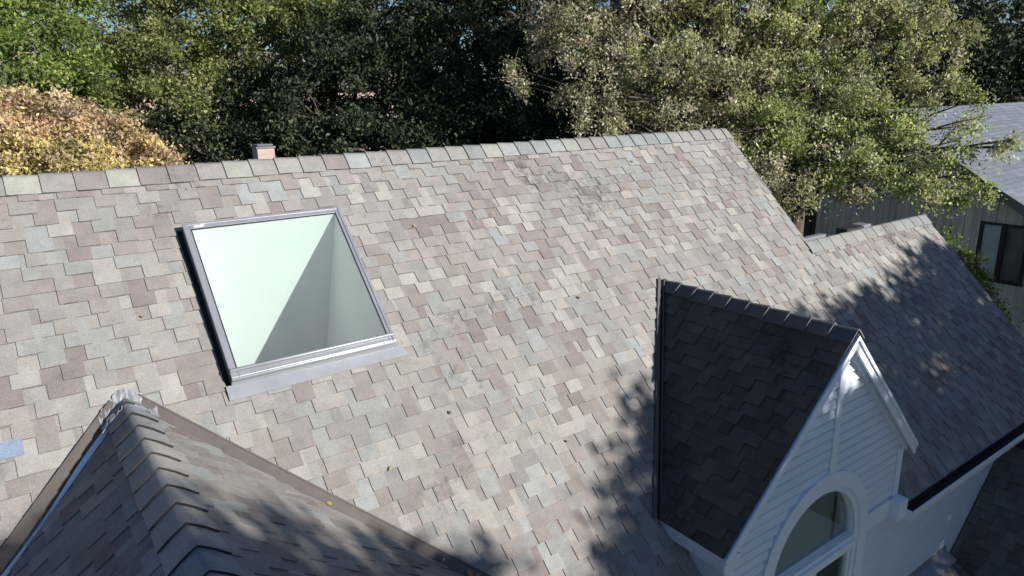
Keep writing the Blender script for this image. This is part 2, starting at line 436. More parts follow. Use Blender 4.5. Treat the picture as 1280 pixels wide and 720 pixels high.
# small white boards behind the lower ridge
mb = MB(); mb.box((9.42, -1.36, -1.67), (0.62, 0, 0), (0, 0.10, 0.0), (0, 0, 0.13)); mb.build('soffit_board', 'alu', roof, 0.004)
mb = MB(); mb.box((11.3, -1.25, -1.68), (0.26, 0, 0.0), (0.0, 0.2, 0.0), (0, 0, 0.10)); mb.build('vent_cap', 'alu', roof, 0.004)
mb = MB(); mb.aabb(10.75, 11.25, -1.30, -1.1, -1.75, -1.57); mb.build('roof_vent', 'black', roof, 0.01)

# slim brick chimney just behind the ridge
mb = MB(); mb.aabb(2.62, 2.83, 1.75, 1.96, -2.3, 0.0)
chm = mb.build('chimney', 'brick', roof, 0.004)
mb = MB(); mb.aabb(2.605, 2.845, 1.735, 1.975, 0.0, 0.022); mb.aabb(2.63, 2.82, 1.76, 1.95, 0.03, 0.045); mb.aabb(2.66, 2.79, 1.79, 1.92, 0.022, 0.03); mb.build('chimney_cap', 'nfascia', roof, 0.006)

# ---- skylight
SKH = 0.115
mb = MB()
u0, u1, v0, v1 = SKY['u0'], SKY['u1'], SKY['v0'], SKY['v1']
def rbox(mb, ua, ub, va, vb, ha, hb, c=(.3, .3, .3)):
    mb.box(RP(ua, va, ha), MU * (ub - ua), MV * (vb - va), MN * (hb - ha), c)
fw, fb = 0.052, 0.075
iu0, iu1, iv0, iv1 = u0 + fw, u1 - fw, v0 + fw + 0.005, v1 - fb
rbox(mb, u0, iu0, v0, v1, -0.02, SKH - 0.014); rbox(mb, iu1, u1, v0, v1, -0.02, SKH - 0.014)
rbox(mb, iu0, iu1, v0, iv0, -0.02, SKH - 0.014); rbox(mb, iu0, iu1, iv1, v1, -0.02, SKH - 0.014)
# raised cap profile
rbox(mb, u0 - 0.006, u0 + 0.024, v0 - 0.006, v1 + 0.004, SKH - 0.03, SKH - 0.007)
rbox(mb, u1 - 0.024, u1 + 0.006, v0 - 0.006, v1 + 0.004, SKH - 0.03, SKH - 0.007)
rbox(mb, u0 + 0.024, u1 - 0.024, v0 - 0.006, v0 + 0.02, SKH - 0.03, SKH - 0.009)
sk = mb.build('skylight', 'alu', roof, 0.004)
mb = MB()
# bottom rail: two rounded bars and a step
for (vv, hh, rr) in ((v1 - 0.060, SKH - 0.006, 0.017), (v1 + 0.002, SKH - 0.038, 0.022)):
    mb.tube([RP(u0 - 0.004, vv, hh), RP(u1 + 0.004, vv, hh)], [rr, rr], 12)
rbox(mb, u0, u1, v1 - 0.05, v1 + 0.012, SKH - 0.07, SKH - 0.026)
mb.build('skylight_rail', 'alu', roof, 0.002)
mb = MB()
mb.prism([RP(u0 - 0.005, v1 + 0.01, 0.055), RP(u1 + 0.03, v1 + 0.01, 0.055), RP(u1 + 0.03, v1 + 0.035, 0.03), RP(u0 - 0.005, v1 + 0.035, 0.03)], MN * 0.004)
mb.prism([RP(u0 - 0.05, v1 + 0.028, 0.028), RP(u1 + 0.05, v1 + 0.028, 0.028), RP(u1 + 0.115, v1 + 0.135, 0.019), RP(u0 - 0.05, v1 + 0.150, 0.019)], MN * 0.004)
mb.build('apron_flashing', 'alu', roof)
for ua_, ub_ in ((HU0 - 0.02, u0 + 0.01), (u1 - 0.01, HU1 + 0.02)):   # dark step flashing in the channels beside the frame
    mb = MB(); mb.prism([RP(ua_, HV0 - 0.02, -0.012), RP(ub_, HV0 - 0.02, -0.012), RP(ub_, HV1 - 0.03, -0.012), RP(ua_, HV1 - 0.03, -0.012)], MN * 0.004)
    mb.build('step_flashing', 'black', roof)
mb = MB(); rbox(mb, iu0 - 0.004, iu1 + 0.004, iv0 - 0.004, iv1 + 0.004, SKH - 0.022, SKH - 0.016)
mb.build('glass_pane', 'skyglass', roof)
mb = MB()
rbox(mb, iu0 - 0.001, iu0 + 0.008, iv0, iv1, SKH - 0.015, SKH - 0.0125); rbox(mb, iu1 - 0.008, iu1 + 0.001, iv0, iv1, SKH - 0.015, SKH - 0.0125)
rbox(mb, iu0 + 0.008, iu1 - 0.008, iv0 - 0.001, iv0 + 0.008, SKH - 0.015, SKH - 0.0125)
mb.build('gasket', 'black', roof)
mb = MB(); rbox(mb, iu0 + 0.03, iu0 + 0.10, iv0 - 0.028, iv0 - 0.012, SKH - 0.0135, SKH - 0.010)
rbox(mb, iu0 + 0.085, iu0 + 0.115, iv0 - 0.036, iv0 - 0.018, SKH - 0.0135, SKH - 0.009)
mb.build('sticker', 'sticker', roof)
# shaft: the upper wall flares away from the glass
wdir = Vector((0, 0.53, -1.48)).normalized() * 3.3
A0, A1 = RP(iu0 + .005, iv0 + .005, SKH - 0.03), RP(iu1 - .005, iv0 + .005, SKH - 0.03)
B0, B1 = RP(iu0 + .005, iv1 - .005, SKH - 0.03), RP(iu1 - .005, iv1 - .005, SKH - 0.03)
zf = A0.z + wdir.z
Af0, Af1 = A0 + wdir, A1 + wdir
Bf0 = Vector((B0.x, B0.y - 0.35, zf)); Bf1 = Vector((B1.x, B1.y - 0.35, zf))
mb = MB(); mb.poly([A0, A1, Af1, Af0]); mb.poly([A1, B1, Bf1, Af1]); mb.poly([B0, A0, Af0, Bf0]); mb.poly([B1, B0, Bf0, Bf1])
sh = mb.build('light_shaft', 'drywall', roof)
mb = MB(); mb.poly([Af0 + Vector((0, 0, .002)), Af1 + Vector((0, 0, .002)), Bf1 + Vector((0, 0, .002)), Bf0 + Vector((0, 0, .002))]); mb.build('room_floor', 'floorm', roof)

# ---- front wing roof (bottom left of the picture)
W_Y0 = -6.6
def wing_pt(x, y): return Vector((x, y, W_Z - abs(x - W_X) * W_T))
wing = MB()
th = math.atan(W_T); cw, sw = math.cos(th), math.sin(th)
O = Vector((W_X, W_Z, W_Z))
halfw = 2.95
dlen = halfw / cw
# right slope: u runs toward -Y, v down to +X ; the valley with the main roof is where y = z
def wing_regs():
    # at slope distance v: x offset v*cw, z = W_Z - v*sw ; valley y = z -> u = W_Z - y = v*sw
    ue = W_Z - W_Y0
    return [[(0.03, 0.0), (ue, 0.0), (ue, dlen), (dlen * sw + 0.03, dlen)]]
reg = wing_regs()
shingles(wing, O, (0, -1, 0), (cw, 0, -sw), (sw, 0, cw), reg, seed=21, lift=0.022, gain=0.97)
shingles(wing, O, (0, -1, 0), (-cw, 0, -sw), (-sw, 0, cw), [[(p[0] + (0.085 if p[0] < 4 else 0.0), p[1]) for p in reg[0]]], seed=22, lift=0.022, gain=0.9)
wroof = wing.build('wing_roof', 'shingle', house)
mb = MB()
for s_ in (1, -1):
    mb.prism([Vector((W_X, W_Z + 0.06, W_Z - 0.005)), Vector((W_X, W_Y0, W_Z - 0.005)), wing_pt(W_X + s_ * halfw, W_Y0) - Vector((0, 0, .005)), wing_pt(W_X + s_ * halfw, W_Z - halfw * W_T) - Vector((0, 0, .005))], (0, 0, -0.12))
mb.build('wing_deck', 'deck', wroof)
WPAL = [((0.22, 0.223, 0.215), 3), ((0.25, 0.242, 0.225), 3), ((0.19, 0.205, 0.21), 2)]
# cap butts face back to the main roof
A = Vector((W_X, W_Z + 0.02, W_Z + 0.045)); B = Vector((W_X, W_Y0, W_Z + 0.045))
caps('ridge_cap', B, A, (-cw, 0, -sw), (cw, 0, -sw), 0.185, wroof, exp_=0.235, th=0.012, rise=0.020, round_=0.035, seed=31, pal=WPAL, edge=0.12)
# valley metal: open strips lying on the main slope either side of the wing
vdir = Vector((1 / math.sqrt(1 + 0.0), 0, 0))
def valley_strip(mb, s_, wdt, h, off=0.0, t=0.004, vend=5.7, jag=0.0, wav=None):
    """strip along the valley line: inner edge off the valley by `off`, on the main slope plane"""
    # valley point at depth v: u = W_X + s*(v - v00)*sin45/T
    v00 = -W_Z / S2
    kk = S2 / W_T
    n_ = 46 if (jag or wav) else 1
    pin, pout = [], []
    dvec = Vector((s_ * kk, 1.0)).normalized() if False else None
    L_ = math.hypot(kk, 1); px, py = s_ * 1 / L_, -kk / L_      # outward normal in (u,v): away from wing
    for i in range(n_ + 1):
        v = v00 + 0.02 + (vend - v00) * i / n_
        u = W_X + s_ * (v - v00) * kk
        j = rnd.uniform(-jag, jag)
        ww = wdt * (wav(i / n_) if wav else 1)
        pin.append(RP(u + px * off, v + py * off, h)); pout.append(RP(u + px * (off + ww + j), v + py * (off + ww + j), h))
    for i in range(n_):
        mb.prism([pin[i], pin[i + 1], pout[i + 1], pout[i]], MN * t)
mb = MB()
valley_strip(mb, 1, 0.125, 0.016, -0.02)
valley_strip(mb, 1, 0.012, 0.019, 0.093, t=0.006)
valley_strip(mb, -1, 0.085, 0.016, 0.02)
valley_strip(mb, -1, 0.010, 0.019, 0.097, t=0.006)
mb.build('valley_flashing', 'brown', wroof)
mb = MB(); valley_strip(mb, -1, 0.040, 0.034, -0.022, wav=lambda t: 0.75 + 0.35 * math.sin(t * 23) * math.sin(t * 9)); mb.build('valley_membrane', 'white', wroof)
# crumpled foil boot over the apex of the wing
mb = MB(); n_ = 22; rows = 8
V = []
rf = random.Random(4)
for i in range(rows):
    t = -0.11 + 0.20 * i / (rows - 1)
    for j in range(n_ + 1):
        dx = (-0.19 + 0.38 * j / n_)
        soft = math.sqrt(dx * dx + 0.045 ** 2) - 0.02
        yv = W_Z - soft * W_T + t
        zw = W_Z - soft * W_T + 0.062            # over the wing caps
        zm = yv + 0.028                           # lying on the main slope
        z_ = max(zw, zm) if t < 0.0 else max(zm, zw - 0.02 - t * 0.3) if t < 0.03 else zm
        cr_ = 0.006
        V.append(Vector((W_X + dx + rf.uniform(-cr_, cr_), yv + rf.uniform(-cr_, cr_), z_ + rf.uniform(-cr_, cr_))))
fs = [(i * (n_ + 1) + j, i * (n_ + 1) + j + 1, (i + 1) * (n_ + 1) + j + 1, (i + 1) * (n_ + 1) + j) for i in range(rows - 1) for j in range(n_)]
mb.mesh(V, fs); fo = mb.build('foil_flashing', 'silver', wroof)
md = fo.modifiers.new('solid', 'SOLIDIFY'); md.thickness = 0.003
# wing walls below (out of frame but real)
mb = MB()
zb = W_Z - halfw * W_T
mb.prism([Vector((W_X - 2.7, W_Y0 + 0.3, ground_z)), Vector((W_X + 2.7, W_Y0 + 0.3, ground_z)), Vector((W_X + 2.7, W_Y0 + 0.3, zb + .1)), Vector((W_X, W_Y0 + 0.3, W_Z - 0.16)), Vector((W_X - 2.7, W_Y0 + 0.3, zb + .1))], (0, 0.15, 0))
mb.aabb(W_X - 2.7, W_X - 2.55, W_Y0 + 0.45, -3.95, ground_z, zb + .1)
mb.aabb(W_X + 2.55, W_X + 2.7, W_Y0 + 0.45, -3.95, ground_z, zb + .1)
mb.build('wing_wall', 'siding', house)

# ---- dormer with the arched window
def dslope(s_):
    """returns (O, eu, ev, n, halfx, drop) of one dormer slope"""
    ex, ez = (DL_X, DL_Z) if s_ < 0 else (DR_X, DR_Z)
    ev = Vector((ex - D_X, 0, ez - D_Z)); L_ = ev.length; ev.normalize()
    n = Vector((0, -1, 0)).cross(ev); n = n if n.z > 0 else -n
    return Vector((D_X, 0, D_Z)), Vector((0, -1, 0)), ev, n, L_
dm = MB(); dk = MB()
for s_, sd in ((-1, 41), (1, 42)):
    O, eu, ev, n, L_ = dslope(s_)
    # u = -y ; valley y = z -> u = -(D_Z + v*ev.z)
    ub = -D_Z; ue = -(D_Z + L_ * ev.z)
    reg = [[(ub + 0.03, 0), (-D_YF, 0), (-D_YF, L_), (min(ue + 0.03, -D_YF), L_)]]
    shingles(dm, O, eu, ev, n, reg, seed=sd, lift=0.02, gain=0.31)  # low gain puts the dormer's shade into the shingle tint
    P = [O + eu * a + ev * b - n * 0.006 for a, b in ((ub - 0.05, 0), (-D_YF - 0.01, 0), (-D_YF - 0.01, L_ - 0.01), (ue, L_ - 0.01))]
    dk.prism(P, -n * 0.035)
droof = dm.build('dormer_roof', 'shingle', house)
dk.build('dormer_deck', 'deck', droof)
Ol, _, evl, nl, Ll = dslope(-1); Or, _, evr, nr, Lr = dslope(1)
DPAL = [((0.078, 0.083, 0.087), 3), ((0.09, 0.09, 0.089), 2), ((0.073, 0.08, 0.088), 2)]  # dark greys, the dormer's shade put into the cap tones
caps('ridge_cap', (D_X, D_YF - 0.015, D_Z + 0.035), (D_X, D_Z + 0.03, D_Z + 0.035), evl, evr, 0.155, droof, exp_=0.235, th=0.014, rise=0.022, round_=0.02, seed=51, pal=DPAL, edge=1.3)  # edge lightens the butts, light they catch put into colour
mb = MB()   # valley metal left: brown raised rib and black channel
def dvalley(mb, a, b, h, t):
    """strip on the main plane beside the left dormer valley, from offset a to b to the left"""
    z0, z1 = D_Z + 0.02, DL_Z
    p0 = Vector((D_X, -z0 / S2)); p1 = Vector((DL_X - 0.0, -z1 / S2))
    d = (p1 - p0).normalized(); nx = Vector((-d.y, d.x)); nx = nx if nx.x < 0 else -nx
    q = [p0 + nx * a, p1 + nx * a, p1 + nx * b, p0 + nx * b]
    mb.prism([RP(t_.x, t_.y, h) for t_ in q], MN * t)
dvalley(mb, 0.035, 0.075, 0.014, 0.010); dvalley(mb, 0.004, 0.012, 0.02, 0.030)
mb.build('valley_flashing', 'brown', droof)
mb = MB(); dvalley(mb, -0.05, 0.036, 0.014, 0.003); mb.build('valley_channel', 'black', droof)

YW = -3.87           # plane of the front wall face
AX, AZ, RO, RI = 6.065, -4.0, 0.95, 0.765
CLX0, CRX1 = 4.60, 7.64
def roof_under(x):   # underside height of dormer roof at x
    if x < D_X: return D_Z + (D_X - x) * (DL_Z - D_Z) / (D_X - DL_X) - 0.06
    return D_Z + (x - D_X) * (DR_Z - D_Z) / (DR_X - D_X) - 0.06
# clapboards, each tapered and cut round the arch and under the rakes
mb = MB()
ex_ = 0.105
z = -5.6
ztop = D_Z - 0.1
def xl(zz): # left limit at height zz under rake
    return max(CLX0, D_X - (D_Z - 0.06 - zz) * (D_X - DL_X) / (D_Z - DL_Z))
def xr(zz):
    return min(CRX1, D_X + (D_Z - 0.06 - zz) * (DR_X - D_X) / (D_Z - DR_Z))
def board(mb, a0, b0, a1, b1, z0, z1):
    # bottom at z0 sticks out 14 mm, top 3 mm
    V = [Vector((a0, YW - 0.024, z0)), Vector((b0, YW - 0.024, z0)), Vector((b1, YW - 0.001, z1)), Vector((a1, YW - 0.001, z1)),
         Vector((a0, YW + 0.02, z0)), Vector((b0, YW + 0.02, z0)), Vector((b1, YW + 0.02, z1)), Vector((a1, YW + 0.02, z1))]
    mb.mesh(V, [(0, 1, 2, 3), (4, 7, 6, 5), (0, 4, 5, 1), (1, 5, 6, 2), (2, 6, 7, 3), (3, 7, 4, 0)])
rcut = 0.86
while z < ztop - 0.02:
    z1 = min(z + ex_, ztop)
    a0, b0, a1, b1 = xl(z), xr(z), xl(z1), xr(z1)
    if z < -4.08: b0 = b1 = AX + RO - 0.02
    if b1 - a1 > 0.01:
        segs = [(a0, b0, a1, b1)]
        zc = 0.5 * (z + z1)
        if zc < AZ + rcut:
            c = math.sqrt(max(0, rcut ** 2 - max(0, zc - AZ) ** 2))
            segs = [(a0, min(AX - c, b0), a1, min(AX - c, b1)), (AX + c, max(b0, AX + c), AX + c, max(b1, AX + c))]
        for q in segs:
            if q[1] - q[0] > 0.02 and q[3] - q[2] > 0.005: board(mb, *q, z, z1 + 0.004)
    z = z1
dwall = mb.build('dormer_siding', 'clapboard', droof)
# backing wall with the arch opening is two side pieces + pieces above the arch
mb = MB()
N_ = 24
for k in range(N_):
    x0 = AX - RI - 0.05 + (2 * RI + 0.1) * k / N_; x1 = AX - RI - 0.05 + (2 * RI + 0.1) * (k + 1) / N_
    xm = 0.5 * (x0 + x1); zb_ = AZ + math.sqrt(max(0, (RI + 0.05) ** 2 - (xm - AX) ** 2))
    if k in (0, N_ - 1): continue
    mb.prism([Vector((x0, YW + 0.022, zb_)), Vector((x1, YW + 0.022, zb_)), Vector((x1, YW + 0.022, roof_under(x1) - 0.02)), Vector((x0, YW + 0.022, roof_under(x0) - 0.02))], (0, 0.08, 0))
dx_ = (2 * RI + 0.1) / N_
for (x0, x1) in ((CLX0 + 0.01, AX - RI - 0.05 + dx_), (AX + RI + 0.05 - dx_, CRX1 - 0.01)):
    mb.prism([Vector((x0, YW + 0.022, -7.9)), Vector((x1, YW + 0.022, -7.9)), Vector((x1, YW + 0.022, roof_under(x1) - 0.02)), Vector((x0, YW + 0.022, roof_under(x0) - 0.02))], (0, 0.08, 0))
mb.build('dormer_wall', 'siding', droof)

# trims
mb = MB()
def arch_ring(mb, r0, r1, y0, y1, zbot, n=40):
    """ring of rectangular section with straight legs down to zbot"""
    path = [(AX + 1.0, None)]
    def pt(t, r):   # t 0..1 : left leg bottom .. arch .. right leg bottom
        return (AX - r * math.cos(math.pi * t), AZ + r * math.sin(math.pi * t))
    P0 = [(AX - r0, zbot)] + [pt(i / n, r0) for i in range(n + 1)] + [(AX + r0, zbot)]
    P1 = [(AX - r1, zbot)] + [pt(i / n, r1) for i in range(n + 1)] + [(AX + r1, zbot)]
    m_ = len(P0); V = []
    for (x, z_) in P0: V.append((x, y0, z_))
    for (x, z_) in P1: V.append((x, y0, z_))
    for (x, z_) in P0: V.append((x, y1, z_))
    for (x, z_) in P1: V.append((x, y1, z_))
    fs = []
    for i in range(m_ - 1):
        fs += [(i, i + 1, m_ + i + 1, m_ + i), (2 * m_ + i, 3 * m_ + i, 3 * m_ + i + 1, 2 * m_ + i + 1),
               (i, 2 * m_ + i, 2 * m_ + i + 1, i + 1), (m_ + i, m_ + i + 1, 3 * m_ + i + 1, 3 * m_ + i)]
    fs += [(0, m_, 3 * m_, 2 * m_), (m_ - 1, 3 * m_ - 1, 4 * m_ - 1, 2 * m_ - 1)]
    mb.mesh(V, fs)
arch_ring(mb, RI + 0.03, RO, YW - 0.045, YW + 0.02, -6.6)
mb.build('arch_trim', 'white', droof)
mb = MB(); arch_ring(mb, RI - 0.035, RI + 0.03, YW - 0.025, YW + 0.10, -6.6)
# transom bar, sill and mullions
ZT = -4.02
mb.aabb(AX - RI + 0.03, AX + RI - 0.03, YW - 0.05, YW + 0.08, ZT - 0.13, ZT - 0.04)
mb.aabb(AX - RI + 0.03, AX + RI - 0.03, YW - 0.02, YW + 0.08, ZT - 0.04, ZT)
mb.aabb(AX - RI + 0.03, AX + RI - 0.03, YW - 0.055, YW + 0.08, -6.2, -6.1)
mb.aabb(AX - 0.05, AX + 0.05, YW - 0.02, YW + 0.08, -6.1, ZT - 0.13)
for sx in (-1, 1):
    xa, xb = (AX - RI + 0.03, AX - 0.05) if sx < 0 else (AX + 0.05, AX + RI - 0.03)
    mb.aabb(xa, xa + 0.045, YW, YW + 0.05, -6.1, ZT - 0.13); mb.aabb(xb - 0.045, xb, YW, YW + 0.05, -6.1, ZT - 0.13)
mb.build('window_frame', 'white', droof, 0.004)
mb = MB()
n = 30
mb.prism([Vector((AX - (RI - .03) * math.cos(math.pi * i / n), YW + 0.055, AZ + (RI - .03) * math.sin(math.pi * i / n))) for i in range(n + 1)], (0, 0.006, 0))
mb.aabb(AX - RI + 0.04, AX + RI - 0.04, YW + 0.030, YW + 0.036, -6.1, ZT - 0.13)
mb.build('window_glass', 'dpane', droof)
mb = MB()   # pale shade behind the half-round light, with a curved frame standing off it
mb.prism([Vector((AX - (RI + .04) * math.cos(math.pi * i / n), YW + 0.095, AZ - 0.2 + (RI + .12) * math.sin(math.pi * i / n))) for i in range(n + 1)], (0, 0.01, 0))
mb.build('window_shade', 'shade', droof)
mb = MB()
pts = [(AX + 0.48 - 0.0 * i, YW + 0.085 - 0.0 * i, AZ + 0.58 - 0.12 * i) for i in range(7)]
mb.tube(pts, [0.012] * 7, 6); mb.build('shade_rod', 'black', droof)
mb = MB()   # reveal of the room behind the window, so that light stays in
mb.aabb(AX - 1.1, AX + 1.1, YW + 0.9, YW + 0.95, -6.4, -2.75); mb.aabb(AX - 1.1, AX - 1.05, YW + 0.1, YW + 0.9, -6.4, -2.75); mb.aabb(AX + 1.05, AX + 1.1, YW + 0.1, YW + 0.9, -6.4, -2.75)
mb.aabb(AX - 1.1, AX + 1.1, YW + 0.1, YW + 0.9, -6.45, -6.4); mb.aabb(AX - 1.1, AX + 1.1, YW + 0.1, YW + 0.9, -2.8, -2.75)
mb.build('window_room', 'shade', droof)

mb = MB()   # boards: centre board above the arch, corner boards, frieze, rakes
mb.aabb(6.13, 6.225, YW - 0.035, YW + 0.01, AZ + RO - 0.02, D_Z - 0.2)
mb.aabb(CLX0 - 0.03, CLX0 + 0.085, YW - 0.035, YW + 0.02, -7.9, roof_under(CLX0) - 0.0)
mb.aabb(CLX0 - 0.03, CLX0 + 0.0, YW + 0.02, YW + 0.42, -7.9, roof_under(CLX0) - 0.02)
mb.aabb(CRX1 - 0.10, CRX1 + 0.012, YW - 0.035, YW + 0.02, -3.84, -3.24)
mb.aabb(CRX1 - 0.02, CRX1 + 0.012, YW + 0.02, YW + 0.5, -3.6, -3.22)
mb.aabb(AX + RO, 7.56, YW - 0.04, YW + 0.02, -4.07, -3.85)
mb.build('corner_board', 'white', droof, 0.003)
mb = MB()
def rake(mb, s_, off, wid, y0, y1, tail):
    O, eu, ev, n, L_ = dslope(s_)
    a = Vector((O.x, 0, O.z)); b = a + ev * (L_ + tail)
    nn = Vector((0, 0, -1))
    mb.prism([Vector((p.x, y0, p.z)) for p in (a + nn * off, b + nn * off, b + nn * (off + wid), a + nn * (off + wid))], (0, y1 - y0, 0))
for s_ in (-1, 1):
    rake(mb, s_, 0.012, 0.13, D_YF - 0.012, D_YF + 0.012, 0.0)
    rake(mb, s_, 0.0, 0.045, D_YF - 0.030, D_YF - 0.012, 0.0)
    rake(mb, s_, 0.055, 0.11, YW - 0.035, YW - 0.004, -0.06)
    rake(mb, s_, 0.06, 0.02, D_YF + 0.012, YW - 0.035, -0.02)     # soffit
mb.build('rake_board', 'white', droof)
mb = MB()   # left eave fascia box and its corner return
mb.prism([Vector((DL_X + 0.01, D_YF + 0.012, DL_Z - 0.005)), Vector((DL_X + 0.01, -3.22, DL_Z - 0.005)), Vector((DL_X + 0.02, -3.36, DL_Z - 0.14)), Vector((DL_X + 0.02, D_YF + 0.012, DL_Z - 0.14))], (0.02, 0, 0))
mb.aabb(DL_X + 0.02, CLX0, D_YF + 0.012, -3.3, DL_Z - 0.14, DL_Z - 0.12)
mb.aabb(DL_X + 0.012, CLX0 + 0.06, D_YF - 0.006, D_YF + 0.016, DL_Z - 0.16, DL_Z - 0.02)
mb.build('eave_fascia', 'white', droof, 0.002)

# ---- main walls, eave gutter
mb = MB()
mb.aabb(AX + RO - 0.02, 12.45, YW + 0.0, YW + 0.15, ground_z, -4.10)      # right front wall
mb.aabb(UL + 0.3, CLX0 - 0.03, YW + 0.0, YW + 0.15, ground_z, -4.10)      # left front wall
mb.aabb(CLX0 - .03, AX + RO - .02, YW + 0.96, YW + 1.0, ground_z, -3.0)
mb.aabb(UL + 0.3, UR1 - 0.2, 3.8, 3.95, ground_z, -4.3)
mb.aabb(UR1 - 0.2, 12.45, 0.6, 0.75, ground_z, -4.0)
for x_, yb, zt in ((UL + 0.3, 3.8, -0.15), (UR1 - 0.3, 3.8, -0.15)):
    mb.prism([Vector((x_, YW + .15, ground_z)), Vector((x_, yb, ground_z)), Vector((x_, yb, -4.1)), Vector((x_, 0, zt)), Vector((x_, YW + .15, -4.05))], (0.1, 0, 0))
mb.prism([Vector((12.35, YW + .15, ground_z)), Vector((12.35, .6, ground_z)), Vector((12.35, .6, -4.0)), Vector((12.35, lz, lz - .18)), Vector((12.35, YW + .15, -4.05))], (0.1, 0, 0))
mb.build('wall', 'siding', house)
def gutter(mb_out, mb_in, xa, xb):
    yb, yf, zt, zb_ = -3.955, -4.095, -3.985, -4.095
    mb_out.prism([Vector((xa, yf, zt)), Vector((xa, yf + 0.012, zt)), Vector((xa, yf + 0.012, zt - 0.03)), Vector((xa, yf + 0.03, zb_ - .006)), Vector((xa, yb, zb_ - .006)), Vector((xa, yb, zb_ - .012)), Vector((xa, yf + 0.02, zb_ - .012)), Vector((xa, yf, zt - 0.045))], (xb - xa, 0, 0))
    mb_in.aabb(xa + .012, xb - .012, yf + 0.031, yb, zb_ - 0.005, zb_ + 0.012)
    mb_in.aabb(xa + .012, xb - .012, yb - 0.006, yb + 0.004, zb_ + .012, zt - 0.01)
    mb_out.aabb(xa - 0.004, xa + 0.008, yf, yb, zb_ - 0.012, zt); mb_out.aabb(xb - 0.008, xb + 0.004, yf, yb, zb_ - 0.012, zt)
for xa_, xb_ in ((7.66, 12.8), (2.9, 4.42)):
    mo, mi = MB(), MB(); gutter(mo, mi, xa_, xb_)
    gt = mo.build('gutter', 'white', house); mi.build('gutter_lining', 'darkmetal', gt)
mb = MB(); mb.aabb(7.56, 12.7, -3.953, YW, -4.16, -4.0); mb.aabb(UL, 4.4, -3.953, YW, -4.16, -4.0)
mb.box((7.48, -4.02, -4.08), (0.19, 0, 0), (0, 0.15, 0), (0, 0, 0.23))
mb.build('fascia', 'white', house, 0.003)

# ---- low front roof at the lower right and the pent strip beside it; low gain puts their shade into the tints
mb = MB()
GX, GZ = 10.86, -4.13
cs = math.sqrt(0.5)
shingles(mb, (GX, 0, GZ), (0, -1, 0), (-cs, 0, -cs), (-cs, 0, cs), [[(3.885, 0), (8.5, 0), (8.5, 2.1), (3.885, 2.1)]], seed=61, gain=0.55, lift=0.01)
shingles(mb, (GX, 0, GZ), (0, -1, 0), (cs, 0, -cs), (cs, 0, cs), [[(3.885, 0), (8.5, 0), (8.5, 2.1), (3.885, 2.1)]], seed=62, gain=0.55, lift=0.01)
low = mb.build('porch_roof', 'shingle', house)
mb = MB()
for s_ in (-1, 1):
    mb.prism([Vector((GX, -3.88, GZ - .01)), Vector((GX, -8.5, GZ - .01)), Vector((GX + s_ * 2.1 * cs, -8.5, GZ - .01 - 2.1 * cs)), Vector((GX + s_ * 2.1 * cs, -3.88, GZ - .01 - 2.1 * cs))], (0, 0, -0.1))
mb.build('porch_deck', 'deck', low)
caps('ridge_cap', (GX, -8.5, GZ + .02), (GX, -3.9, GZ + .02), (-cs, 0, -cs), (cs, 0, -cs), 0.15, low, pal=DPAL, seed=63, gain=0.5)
mb = MB()
c30, s30 = math.cos(math.radians(25)), math.sin(math.radians(25))
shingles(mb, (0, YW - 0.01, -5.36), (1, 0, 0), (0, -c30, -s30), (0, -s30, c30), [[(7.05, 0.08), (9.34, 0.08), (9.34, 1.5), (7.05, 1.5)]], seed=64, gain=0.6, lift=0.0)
pent = mb.build('pent_roof', 'shingle', house)
mb = MB(); mb.prism([Vector((7.03, YW - 0.002, -5.27)), Vector((9.36, YW - 0.002, -5.27)), Vector((9.36, YW - 0.014, -5.34)), Vector((7.03, YW - 0.014, -5.34))], (0, -0.004, 0))
mb.box((7.03, YW - 0.014, -5.345), (2.33, 0, 0), (0, -0.16 * c30, -0.16 * s30), (0, -0.01 * s30, 0.01 * c30))
mb.build('wall_flashing', 'alu', pent)
mb = MB(); mb.aabb(7.0, 9.4, YW - 1.4, YW - 0.02, -6.6, -6.2); mb.aabb(9.4, 12.3, -8.4, YW - 0.02, ground_z, -5.75); mb.build('porch_wall', 'siding', house)

# ------------------------------------------------------------------ NEIGHBOUR HOUSE
nb = empty('neighbour_house', (22, 0, ground_z), 'neighbouring house with blue-grey roof and weathered grey-green board walls', 'house')
NX = 17.1; NRY, NRZ, NS = 1.6, 0.07, 0.57
NXE = 32.0
mb = MB()
a = math.atan(NS); ca, sa = math.cos(a), math.sin(a)
NPAL = [((0.154, 0.175, 0.211), 3), ((0.168, 0.190, 0.226), 3), ((0.144, 0.164, 0.195), 2), ((0.180, 0.203, 0.238), 1)]
shingles(mb, (0, NRY, NRZ), (1, 0, 0), (0, -ca, -sa), (0, -sa, ca), [[(NX - 0.32, 0), (NXE, 0), (NXE, 7.4), (NX - 0.32, 7.4)]], e=0.14, g=0.012, seed=71, pal=NPAL, stag=False, wmin=0.28, wmax=0.36)
shingles(mb, (0, NRY, NRZ), (1, 0, 0), (0, ca, -sa), (0, sa, ca), [[(NX - 0.32, 0), (NXE, 0), (NXE, 2.6), (NX - 0.32, 2.6)]], e=0.28, g=0.006, seed=72, pal=NPAL, stag=False, wmin=0.28, wmax=0.36)
nroof = mb.build('roof', 'darkshingle', nb)
mb = MB()
mb.prism([Vector((NX - 0.3, NRY, NRZ - .02)), Vector((NX - 0.3, NRY - 7.4 * ca, NRZ - .02 - 7.4 * sa)), Vector((NX - 0.3, NRY - 7.4 * ca, NRZ - .12 - 7.4 * sa)), Vector((NX - 0.3, NRY, NRZ - .12)), Vector((NX - 0.3, NRY + 2.6 * ca, NRZ - .12 - 2.6 * sa)), Vector((NX - 0.3, NRY + 2.6 * ca, NRZ - .02 - 2.6 * sa))], (NXE - NX + 0.3, 0, 0))
